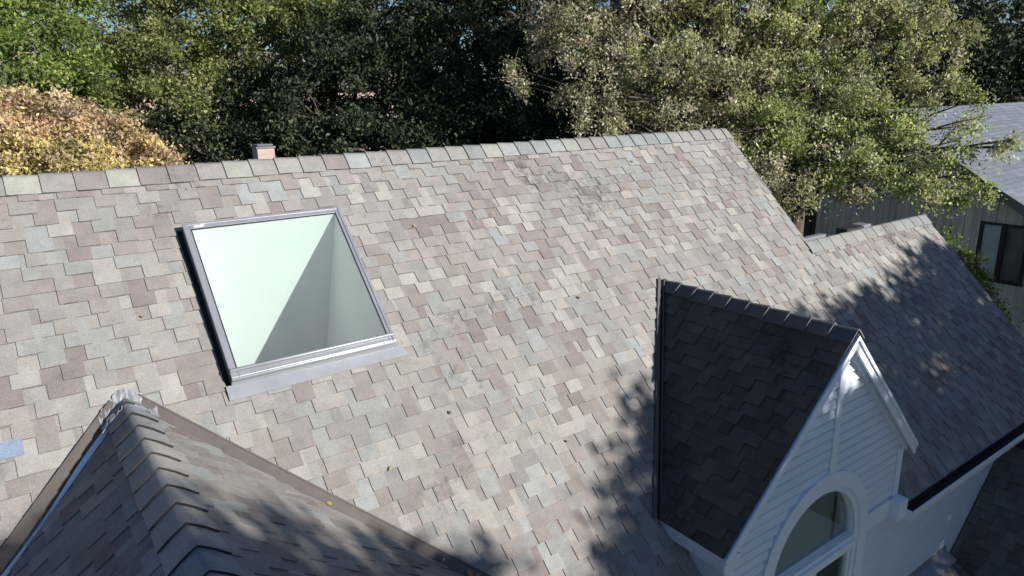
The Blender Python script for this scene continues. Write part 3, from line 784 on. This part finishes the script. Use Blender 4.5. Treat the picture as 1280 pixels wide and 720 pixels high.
mb.build('roof_deck', 'deck', nroof)
mb = MB()   # layered rake boards
for dxx, o1, o2 in ((-0.34, 0.0, 0.2), (-0.365, -0.02, 0.07)):
    for sg, ln in ((-1, 7.4), (1, 2.6)):
        mb.prism([Vector((NX + dxx, NRY, NRZ - o1)), Vector((NX + dxx, NRY + sg * ln * ca, NRZ - o1 - ln * sa)), Vector((NX + dxx, NRY + sg * ln * ca, NRZ - o2 - ln * sa)), Vector((NX + dxx, NRY, NRZ - o2))], (0.025, 0, 0))
mb.build('rake_board', 'nfascia', nroof)
mb = MB()
def nz_(y): return NRZ - NS * abs(NRY - y) - 0.14
y = -4.6; YE = 3.0
r = random.Random(9)
WY0, WY1, WZ0, WZ1 = -1.75, -0.82, -3.52, -2.24
while y < YE:
    y1 = min(y + 0.1525, YE)
    dep = r.uniform(0, 0.006)
    def plank(za, zb0, zb1):
        mb.prism([Vector((NX - 0.02 - dep, y + 0.006, za)), Vector((NX - 0.02 - dep, y1 - 0.006, za)), Vector((NX - 0.02 - dep, y1 - 0.006, zb1)), Vector((NX - 0.02 - dep, y + 0.006, zb0))], (0.04, 0, 0))
    if y1 > WY0 and y < WY1:
        plank(ground_z, WZ0, WZ0); plank(WZ1, nz_(y), nz_(y1))
    else: plank(ground_z, nz_(y), nz_(y1))
    if r.random() < 0.8:
        for (za, zb_) in (((ground_z, WZ0), (WZ1, nz_(y) - .02)) if (y > WY0 - .02 and y < WY1) else ((ground_z, nz_(y) - .02),)):
            mb.aabb(NX - 0.045, NX - 0.026, y - 0.02, y + 0.02, za, zb_)
    y = y1
mb.prism([Vector((NX + 0.025, -4.6, ground_z)), Vector((NX + 0.025, WY0, ground_z)), Vector((NX + 0.025, WY0, nz_(WY0))), Vector((NX + 0.025, -4.6, nz_(-4.6)))], (.05, 0, 0))
mb.prism([Vector((NX + 0.025, WY1, ground_z)), Vector((NX + 0.025, YE, ground_z)), Vector((NX + 0.025, YE, nz_(YE))), Vector((NX + 0.025, NRY, nz_(NRY))), Vector((NX + 0.025, WY1, nz_(WY1)))], (.05, 0, 0))
mb.aabb(NX + .025, NX + .075, WY0, WY1, ground_z, WZ0); mb.prism([Vector((NX + 0.025, WY0, WZ1)), Vector((NX + 0.025, WY1, WZ1)), Vector((NX + 0.025, WY1, nz_(WY1))), Vector((NX + 0.025, WY0, nz_(WY0)))], (.05, 0, 0))
mb.aabb(NX + .1, NXE - .2, -4.6, -4.5, ground_z, nz_(-4.6)); mb.aabb(NX + .1, NXE - .2, YE - .1, YE, ground_z, nz_(YE))
mb.build('wall', 'nwall', nb)
mb = MB(); mb.aabb(NX + 1.4, NX + 1.5, YE, YE + 5, ground_z, -1.7)
for k in range(20): mb.aabb(NX + 1.37, NX + 1.4, YE + .25 * k, YE + .25 * k + .03, ground_z, -1.7)
mb.build('side_wall', 'nbrown', nb)
mb = MB()
f_ = 0.055
mb.aabb(NX - 0.06, NX + 0.03, WY0, WY1, WZ1 - f_, WZ1); mb.aabb(NX - 0.06, NX + 0.03, WY0, WY1, WZ0, WZ0 + f_)
mb.aabb(NX - 0.06, NX + 0.03, WY0, WY0 + f_, WZ0 + f_, WZ1 - f_); mb.aabb(NX - 0.06, NX + 0.03, WY1 - f_, WY1, WZ0 + f_, WZ1 - f_)
ym = -1.27
mb.aabb(NX - 0.055, NX + 0.03, ym - 0.045, ym + 0.045, WZ0 + f_, WZ1 - f_)
nw = mb.build('window', 'bronze', nb, 0.004)
mb = MB(); mb.aabb(NX - 0.012, NX - 0.006, WY0 + f_, ym - .045, WZ0 + f_, WZ1 - f_); mb.aabb(NX - 0.012, NX - 0.006, ym + .045, WY1 - f_, WZ0 + f_, WZ1 - f_); mb.build('pane', 'pane', nw)
mb = MB()
zz = WZ0 + f_
while zz < WZ1 - f_ - 0.02:
    mb.prism([Vector((NX + 0.004, ym + .02, zz)), Vector((NX + 0.004, WY1 - .02, zz)), Vector((NX + 0.014, WY1 - .02, zz + 0.029)), Vector((NX + 0.014, ym + .02, zz + 0.029))], (0.002, 0, 0.002)); zz += 0.028
mb.build('blind', 'blind', nw)
mb = MB(); mb.aabb(NX + .1, NX + .12, WY0 - .1, ym + .02, WZ0 - .1, WZ1 + .1); mb.aabb(NX + .16, NX + .18, ym, WY1 + .1, WZ0 - .1, WZ1 + .1); mb.build('curtain', 'curtain', nw)

# ------------------------------------------------------------------ FAR BRICK HOUSE seen through the leaves
fb_ = empty('brick_house', (6, 24, ground_z), 'far pink brick house half hidden behind the trees', 'house')
mb = MB(); mb.aabb(-8, 16, 24, 32, ground_z, 0.9)
for k in range(40):
    pass
mb.build('wall', 'brick', fb_)
mb = MB(); mb.prism([Vector((-8.4, 23.5, 0.9)), Vector((-8.4, 32.5, 0.9)), Vector((-8.4, 28, 2.6))], (24.8, 0, 0)); mb.build('roof', 'pinkroof', fb_)
for xk in (-5, -1, 3, 7.5, 12):
    mb = MB(); mb.aabb(xk, xk + 1.2, 23.93, 24.0, -1.6, -0.2); wn = mb.build('window', 'white', fb_)
    mb = MB(); mb.aabb(xk + .1, xk + 1.1, 23.9, 23.93, -1.5, -0.3); mb.build('pane', 'bronze', wn)

# ------------------------------------------------------------------ VEGETATION
def at_px(px, py, d):
    """a point d metres in front of the viewpoint in the direction of a picture position"""
    return CAM + F * d + R * ((px - 640) / 885.7 * d) + U * ((360 - py) / 885.7 * d)

def leaf_object(name, C, size, cols, mat, parent, aspect=0.55, up=0.3, seed=0, kind=None):
    rg = np.random.default_rng(seed)
    N = len(C)
    t = rg.normal(size=(N, 3)); t[:, 2] -= 0.35; t /= np.linalg.norm(t, axis=1)[:, None]
    q = rg.normal(size=(N, 3)); q[:, 2] += up
    b = np.cross(t, q); b /= np.linalg.norm(b, axis=1)[:, None] + 1e-9
    n = np.cross(t, b)
    s = (size * np.clip(rg.lognormal(-0.08, 0.32, N), 0.4, 1.7))[:, None]
    V = np.empty((N, 4, 3))
    V[:, 0] = C - t * s * 0.5; V[:, 1] = C - b * s * aspect * 0.5 + n * s * 0.10; V[:, 2] = C + t * s * 0.5; V[:, 3] = C + b * s * aspect * 0.5 + n * s * 0.10
    me = bpy.data.meshes.new(name)
    me.vertices.add(4 * N); me.vertices.foreach_set('co', V.reshape(-1).astype(np.float32))
    me.loops.add(4 * N); me.loops.foreach_set('vertex_index', np.arange(4 * N, dtype=np.int32))
    me.polygons.add(N); me.polygons.foreach_set('loop_start', np.arange(0, 4 * N, 4, dtype=np.int32))
    try: me.polygons.foreach_set('loop_total', np.full(N, 4, dtype=np.int32))
    except Exception: pass
    me.materials.append(MAT[mat]); me.update(calc_edges=True)
    at = me.attributes.new('tint', 'FLOAT_COLOR', 'FACE')
    at.data.foreach_set('color', np.c_[cols, np.ones(N)].ravel().astype(np.float32))
    o = bpy.data.objects.new(name, me); COL.objects.link(o)
    if parent: o.parent = parent; o.matrix_parent_inverse = parent_inverse(parent)
    if kind: o['kind'] = kind
    return o

def tree(name, label, cat, base, blobs, n_leaf, size, pal, mat='leaf', group=None, seed=1, bark='bark', clump=0.28, clump_den=1.0,
         shell=0.45, trunk_r=0.2, limbs=True, aspect=0.55, twigs=True, flat=0.75, droop=0.0, sizevar=None):
    """blobs: (centre, radius, palette index offset). clumps sit through each blob, leaves sit round each clump"""
    rg = np.random.default_rng(seed); r = random.Random(seed)
    root = empty(name, base, label, cat, group)
    base = Vector(base)
    cs_, cc_, limb_paths = [], [], []
    vol = sum(b[1] ** 2 for b in blobs)
    ntot = 0; clumps = []
    for bi, bl in enumerate(blobs):
        c, rad = Vector(bl[0]), bl[1]
        nc = max(3, int(clump_den * 30 * rad ** 2 / (clump / 0.28) ** 2))
        d = rg.normal(size=(nc, 3)); d /= np.linalg.norm(d, axis=1)[:, None]
        rr = rad * rg.uniform(shell, 1.08, nc) ** 0.7
        P = np.array(c) + d * rr[:, None] * np.array([1, 1, 0.88])
        tone = rg.uniform(0.7, 1.3, nc)
        for p, tn in zip(P, tone): clumps.append((p, bi, tn, clump * rg.uniform(0.6, 1.35)))
    per = max(4, int(n_leaf / len(clumps)))
    C_, K_ = [], []
    for (p, bi, tn, cr) in clumps:
        m_ = int(per * rg.uniform(0.5, 1.5))
        off = rg.normal(size=(m_, 3)) * cr * np.array([1, 1, flat]) * 0.62
        off[:, 2] -= droop * np.abs(rg.normal(size=m_)) * cr
        C_.append(p + off)
        pl = blobs[bi][2] if len(blobs[bi]) > 2 else pal
        wts = np.array([q[1] for q in pl], float); wts /= wts.sum()
        # one clump leans to one colour
        main = rg.choice(len(pl), p=wts)
        idx = np.where(rg.random(m_) < 0.55, main, rg.choice(len(pl), size=m_, p=wts))
        base_c = np.array([q[0] for q in pl])[idx]
        K_.append(base_c * (tn * rg.uniform(0.7, 1.3, m_))[:, None])
    C_ = np.concatenate(C_); K_ = np.clip(np.concatenate(K_), 0, 0.9)
    leaf_object('crown', C_, size, K_, mat, root, aspect=aspect, seed=seed + 5)
    if limbs:
        mb = MB()
        cen = sum((Vector(b[0]) for b in blobs), Vector()) / len(blobs)
        lowz = min(b[0][2] - b[1] for b in blobs)
        fork = Vector((base.x * 0.6 + cen.x * 0.4, base.y * 0.6 + cen.y * 0.4, max(base.z + 1.6, min(lowz + 0.3, cen.z - 0.5))))
        mid = base.lerp(fork, 0.5) + Vector((r.uniform(-.15, .15), r.uniform(-.15, .15), 0))
        mb.tube([base - Vector((0, 0, .2)), base + (mid - base) * .1, mid, fork], [trunk_r * 1.4, trunk_r * 1.1, trunk_r * 0.9, trunk_r * 0.75], 10)
        ends = []
        for b in blobs:
            e_ = Vector(b[0]); m1 = fork.lerp(e_, 0.4) + Vector((r.uniform(-.2, .2), r.uniform(-.2, .2), r.uniform(-.1, .35)))
            m2 = fork.lerp(e_, 0.75) + Vector((r.uniform(-.15, .15), r.uniform(-.15, .15), r.uniform(0, .3)))
            kb = min(1.0, 0.22 + 0.8 * b[1]); mb.tube([fork, m1, m2, e_], [trunk_r * 0.5 * kb, trunk_r * 0.34 * kb, trunk_r * 0.24 * kb, trunk_r * 0.15 * kb], 6)
            ends.append((e_, m2))
        if twigs:
            for k, (p, bi, tn, cr) in enumerate(clumps):
                if k % 2: continue
                s0 = ends[bi][0] if r.random() < .6 else ends[bi][1]
                p = Vector(p); mm = s0.lerp(p, 0.55) + Vector((r.uniform(-.1, .1), r.uniform(-.1, .1), r.uniform(-.02, .12))) * (cr / .28)
                tip = p + (p - s0).normalized() * cr * r.choice((0.5, 0.7, 1.5)) if (p - s0).length > .05 else p
                tk = r.choice((1.0, 1.0, 1.0, 2.0)); mb.tube([s0, mm, p, tip], [trunk_r * 0.11 * tk, trunk_r * 0.08 * tk, trunk_r * 0.045 * tk, 0.004], 4)
        mb.build('trunk', bark, root)
    return root

G1 = [((0.15, 0.22, 0.05), 4), ((0.20, 0.28, 0.065), 3), ((0.10, 0.15, 0.04), 2.5), ((0.32, 0.36, 0.12), 1.5)]
G2 = [((0.18, 0.215, 0.065), 4), ((0.25, 0.275, 0.09), 3), ((0.13, 0.16, 0.05), 2.5), ((0.34, 0.35, 0.15), 1.5)]
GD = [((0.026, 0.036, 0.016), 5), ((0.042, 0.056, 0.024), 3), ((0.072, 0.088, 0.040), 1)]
GE = [((0.326, 0.341, 0.121), 4), ((0.428, 0.429, 0.176), 3), ((0.479, 0.451, 0.275), 3), ((0.194, 0.231, 0.077), 2.2), ((0.592, 0.572, 0.407), 2.2)]
GE2 = [((0.286, 0.336, 0.099), 4), ((0.398, 0.437, 0.154), 4), ((0.459, 0.459, 0.242), 2.5), ((0.184, 0.246, 0.077), 2), ((0.541, 0.549, 0.352), 1.8)]
GE3 = [((0.474, 0.424, 0.284), 3), ((0.597, 0.541, 0.399), 2.4), ((0.350, 0.350, 0.158), 3), ((0.206, 0.223, 0.095), 1.8)]
P1 = [((0.60, 0.44, 0.27), 4), ((0.66, 0.52, 0.34), 3), ((0.56, 0.44, 0.17), 3), ((0.42, 0.25, 0.16), 1.6)]
P2 = [((0.588, 0.480, 0.237), 4), ((0.568, 0.422, 0.300), 3), ((0.608, 0.518, 0.175), 2), ((0.392, 0.346, 0.138), 2)]
P3 = [((0.60, 0.54, 0.15), 4), ((0.58, 0.48, 0.22), 3), ((0.34, 0.36, 0.09), 2)]

def B(px, py, d, rad, *pal): return (tuple(at_px(px, py, d)), rad) + tuple(pal)
def base_at(px, d, dy=0.0):
    p = at_px(px, 150, d); return (p.x, p.y, ground_z)

tree('green_tree', 'bright green tree with pale limbs at the far left of the garden', 'tree', base_at(20, 16.5),
     [B(-60, 30, 16.5, 1.5), B(15, 15, 16, 1.1), B(60, 65, 16, 1.05), B(10, 95, 15.5, 1.2), B(75, 100, 16.2, .8), B(85, 0, 17, .8), B(30, -60, 16.5, 1.3), B(-60, 120, 16, 1.3)],
     58000, 0.085, G1, seed=3, bark='palebark', trunk_r=0.22, clump=0.3)
tree('olive_tree', 'tall olive-green tree standing behind the pink autumn tree', 'tree', base_at(235, 18.5),
     [B(150, 40, 18.5, 1.1), B(205, 85, 18, 1.3), B(175, 130, 17.5, 1.1), B(265, 30, 18.5, 1.3), B(290, 100, 18.5, 1.2), B(240, 165, 17.5, 1.1), B(340, 30, 18.5, 1.2), B(130, 100, 18.5, .8), B(200, -30, 18.5, 1.5), B(320, -40, 18.5, 1.5), B(395, 25, 18.5, 0.9), B(400,95,18.5,.5), B(110, 150, 17.5, 1.0)],
     90000, 0.085, G2, seed=4, trunk_r=0.22, clump=0.3)
tree('autumn_tree', 'pinkish tan autumn tree with yellow lower leaves behind the roof ridge', 'tree', base_at(70, 13.2),
     [B(-30, 175, 13.2, .85, P1), B(35, 165, 13, .75, P1), B(85, 165, 13.2, .62, P1), B(130, 175, 13, .62, P1), B(180, 192, 13, .42, P1), B(205, 205, 12.8, .30, P1), B(60, 130, 13.2, .28, P1), B(110, 142, 13.2, .22, P1), B(15, 128, 13.2, .3, P1), B(150, 150, 13.1, .2, P1), B(40, 190, 12.7, .5, P2), B(110, 195, 12.7, .45, P2), B(20, 215, 12.6, .75, P2), B(100, 222, 12.6, .75, P2), B(160, 228, 12.6, .6, P3), B(-40, 240, 13, 1, P2), B(70, 260, 12.8, 1.1, P3)],
     52000, 0.075, P1, mat='dryleaf', seed=6, bark='palebark', trunk_r=0.14, clump=0.2, clump_den=1.0)
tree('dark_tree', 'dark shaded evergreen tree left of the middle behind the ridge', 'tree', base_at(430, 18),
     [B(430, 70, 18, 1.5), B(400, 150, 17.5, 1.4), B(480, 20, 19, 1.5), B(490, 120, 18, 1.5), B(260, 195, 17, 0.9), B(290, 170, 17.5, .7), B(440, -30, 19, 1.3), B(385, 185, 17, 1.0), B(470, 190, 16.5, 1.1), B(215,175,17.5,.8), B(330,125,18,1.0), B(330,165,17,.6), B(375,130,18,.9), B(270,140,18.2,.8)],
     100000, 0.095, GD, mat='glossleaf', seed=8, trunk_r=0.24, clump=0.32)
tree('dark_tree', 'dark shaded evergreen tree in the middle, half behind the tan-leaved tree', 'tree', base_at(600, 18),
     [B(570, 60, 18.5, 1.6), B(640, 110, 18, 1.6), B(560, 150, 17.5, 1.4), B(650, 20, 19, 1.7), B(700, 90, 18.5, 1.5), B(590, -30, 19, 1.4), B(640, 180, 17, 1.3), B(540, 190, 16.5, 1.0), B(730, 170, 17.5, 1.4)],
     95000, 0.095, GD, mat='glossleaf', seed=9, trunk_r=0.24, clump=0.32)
tree('dark_tree', 'dark tree beyond the blue-grey neighbouring roof at the far right', 'tree', base_at(1220, 30),
     [B(1140, 60, 30, 2.2), B(1210, 70, 30, 2.1), B(1270, 90, 30, 1.8), B(1330, 60, 31, 2.4), B(1150, 110, 30, 2.0), B(1300, 110, 30, 2.0), B(1200, 25, 31, 1.5), B(1300, 25, 31, 1.4), B(1120, 10, 31, 2), B(1230, 120, 30, 2)],
     42000, 0.20, GD, mat='glossleaf', seed=10, trunk_r=0.35, clump=0.5)
tree('olive_tan_tree', 'large tree with yellow-green and dry tan leaves between the two houses', 'tree', tuple(Vector(base_at(1010, 15.5))),
     [B(700, 10, 15.2, .75, GE3), B(735, 55, 15, .85, GE3), B(675, 60, 15.2, .38, GE3), B(760, 110, 14.8, .8, GE3), B(745, 160, 14.6, .45, GE3), B(800, 20, 15.5, 1.0, GE3), B(830, 90, 15, 1.1, GE), B(850, 150, 14.8, .8, GE3),
      B(880, 20, 15.5, 1.1, GE), B(910, 110, 15, 1.1, GE3), B(950, 50, 15.5, 1.1, GE), B(960, 160, 14.6, .9, GE2), B(950, 215, 14, .6, GE3), B(1010, 20, 15.5, 1.1, GE2), B(1020, 110, 15, 1.1, GE2), B(1040, 190, 14.2, .85, GE2), B(1000, 235, 13.8, .42, GE3),
      B(1080, 50, 15.2, 1.0, GE), B(1100, 140, 14.6, .75, GE2), B(1110, 200, 14.2, .75, GE2), B(1080, 240, 13.9, .38, GE3), B(1150, 20, 15, .65, GE), B(1165, 60, 14.8, .3, GE), B(1165, 190, 14, .5, GE2), B(1190, 235, 13.9, .35, GE2), B(1140,95,14.8,.4,GE), B(1185,95,14.6,.25,GE),
      B(1215, 155, 13.8, .16, GE2), B(1245, 185, 13.6, .14, GE), B(1200,175,13.8,.22,GE2), B(860, -40, 15.5, 1.3, GE), B(980, -40, 15.5, 1.3, GE), B(1090, -30, 15.5, 1.1, GE), B(740,-40,15.5,1,GE3), B(640,85,15,.2,GE3), B(650,105,15,.14,GE3), B(700,115,14.8,.28,GE3), B(1195,40,14.7,.24,GE), B(1215,30,14.7,.16,GE), B(1195,70,14.7,.16,GE), B(1170,120,14.4,.26,GE), B(1205,100,14.4,.14,GE2), B(1130,165,14.2,.5,GE2), B(1232,238,13.6,.10,GE2), B(1262,175,13.5,.09,GE2), B(1225,122,13.8,.10,GE2), B(1150,235,13.9,.4,GE2), B(880, 200, 14.6, .7, GE3)],
     150000, 0.070, GE, seed=12, trunk_r=0.24, clump=0.19, clump_den=0.78, droop=0.6, shell=0.3, aspect=0.5)
tree('green_shrub', 'green shrub beside the lower roof edge under the neighbour window', 'shrub', (at_px(1205, 330, 14.2).x, at_px(1205, 330, 14.2).y, ground_z),
     [B(1188, 300, 14, .20), B(1200, 322, 14, .26), B(1212, 345, 14, .28), B(1195, 360, 14.2, .5), B(1225, 385, 14.2, .5), B(1200, 430, 14.3, .9), B(1220, 520, 14.3, 1.1)],
     22000, 0.07, G1, seed=15, trunk_r=0.08, clump=0.14)

# trees behind the viewpoint whose crowns throw the dappled shade on the right and lower parts
E1 = Vector((-SUN.y, SUN.x, 0)).normalized(); E2 = SUN.cross(E1); E2 = E2 if E2.z > 0 else -E2
def LB(a, b, t, rad): return (tuple(SUN * t + E1 * a + E2 * b), rad)
def lbase(a, b, t): p = SUN * t + E1 * a + E2 * b; return (p.x, p.y, ground_z)
tree('street_tree', 'leafy tree in front of the house, shading the front wing', 'tree', lbase(-2.5, -5.6, 15),
     [LB(-2.7, -4.5, 15, 2.0), LB(-1.45, -3.55, 15.5, 1.05), LB(-3.6, -4.2, 15, 1.7), LB(-0.95, -4.5, 15, 1.25), LB(-0.25, -4.5, 15, 1.15), LB(-0.6, -6, 15, 1.5), LB(-2, -7.5, 15, 2)],
     60000, 0.16, G1, seed=21, trunk_r=0.2, clump=0.34, clump_den=1.3, twigs=False)
tree('street_tree', 'leafy tree in front of the house, shading the arched dormer', 'tree', lbase(4, -7, 15.5),
     [LB(1.5, -6.15, 15.5, 1.35), LB(3.0, -5.95, 15.5, 1.5), LB(3.15, -4.15, 15.5, .26), LB(4.7, -5.75, 16, 1.55), LB(6.4, -5.6, 16, 1.55), LB(1.2, -8.0, 15, 1.8), LB(3.2, -8.2, 15, 2.1), LB(5.6, -8.2, 16, 2.2), LB(2.2, -5.3, 15.5, .9), LB(2.9, -4.85, 15.5, .6), LB(3.6, -4.95, 15.5, .55), LB(3.9, -5.5, 15.5, .85), LB(5.4, -5.3, 15.5, .9), LB(2.6, -6.6, 15, 1.0), LB(5.2, -6.8, 15, 1.2), LB(0, -6.6, 15, 1.4), LB(4, -7, 15.5, 1.6)],
     150000, 0.15, G1, seed=22, trunk_r=0.24, clump=0.32, clump_den=1.35, twigs=False)
tree('street_tree', 'leafy tree in front of the house, shading the right-hand roof', 'tree', lbase(9, -7, 15.5),
     [LB(7.9, -5.75, 15, 1.65), LB(9.5, -5.95, 16, 1.65), LB(11.2, -6.1, 15.5, 1.75), LB(7.8, -8.2, 16, 2.1), LB(10.4, -8.4, 16, 2.1), LB(12.5, -7.5, 16, 2.1)],
     70000, 0.15, G1, seed=23, trunk_r=0.24, clump=0.32, clump_den=1.3, twigs=False)

# far wood closing the view
rg = np.random.default_rng(40)
cl = []
for k in range(560):
    px = rg.uniform(-250, 1550); d = rg.uniform(38, 52)
    ztop = 3.0 + 1.5 * math.sin(px * 0.011) + rg.normal() * 0.8
    if px < 330: ztop = rg.uniform(0.3, 2.2)
    if px > 1200: ztop = rg.uniform(1.0, 3.0)
    if 330 <= px <= 1180: ztop += 5.0
    p = at_px(px, 92, d)
    z_ = rg.uniform(-8, ztop)
    cl.append((p.x, p.y, z_))
cl = np.array(cl)
C_ = np.repeat(cl, 170, axis=0) + rg.normal(size=(len(cl) * 170, 3)) * np.array([1.4, 1.4, 1.1])
tn = np.repeat(rg.uniform(0.6, 1.4, len(cl)), 170)
K_ = np.array([0.035, 0.046, 0.02]) * (tn * rg.uniform(0.6, 1.4, len(C_)))[:, None]
wd_ = leaf_object('far_wood', C_, 0.42, K_, 'leaf', None, seed=41)
tag(wd_, 'dark mass of woodland far behind all the gardens', 'woodland', None, 'stuff')

# ------------------------------------------------------------------ fallen leaves on the valley metal
def leaf_thing(p, n, rot, size, col, label, grp):
    mb = MB(); n = Vector(n).normalized(); t = n.orthogonal().normalized(); t.rotate(Matrix.Rotation(rot, 3, n)); b = n.cross(t)
    out = [(0, -.5), (.16, -.36), (.3, -.1), (.22, .2), (.06, .42), (0, .6), (-.08, .4), (-.24, .18), (-.28, -.12), (-.14, -.36)]
    P = [Vector(p) + t * (x * size) + b * (y * size) + n * (0.004 + 0.25 * size * abs(x) + 0.02 * size) for x, y in out]
    mb.prism(P, n * 0.001, col)
    o = mb.build('fallen_leaf', 'dryleaf'); tag(o, label, 'leaf', grp); return o
v00 = -W_Z / S2; kk = S2 / W_T
for i, (dv, off, s_, col) in enumerate(((1.22, .03, .045, (.5, .36, .06)), (1.95, .05, .04, (.55, .5, .35)), (2.12, .05, .075, (.5, .28, .12)), (2.17, .06, .05, (.5, .33, .15)), (2.22, .04, .04, (.55, .4, .08)), (2.3, .06, .035, (.5, .42, .12)))):
    v = v00 + dv; u = W_X + dv * kk
    leaf_thing(RP(u + off * .7, v - off * .6, 0.022), MN, i * 1.3, s_, col, 'small dry yellow-brown leaf lying in the brown valley metal', 'fallen leaves in the valley')
for i, (x_, y_) in enumerate(((8.3, -4.02), (9.1, -4.03), (7.95, -3.9))):
    leaf_thing((x_, y_, -4.08 if y_ < -4 else -3.89), (0, -.3, 1), i, .045, (.4, .36, .28), 'small pale leaf lying by the eave gutter right of the dormer', 'fallen leaves by the gutter')

for i in range(16):
    u = (0.75, 2.9, 3.4, 4.9, 6.4, 7.6, 8.8, 10.4, 11.6, 3.9, 5.5, 2.2, 9.6, 8.1, 4.2, 6.9)[i]; v = (1.5, 3.0, 1.0, 2.2, .9, 1.7, 2.8, 3.4, 4.2, 3.6, 4.3, 3.3, 2.7, 4.1, 4.9, .45)[i]
    if 4.3 < u < 8 and v > 2.3 + abs(u - 6.2): continue
    leaf_thing(RP(u, v, 0.014), MN, i * 2.1, .035 + .006 * (i % 4), ((.34, .27, .15), (.2, .15, .1), (.42, .38, .24))[i % 3], 'tiny curled dry leaf lying on the main shingle slope', 'stray leaves on the main slope')
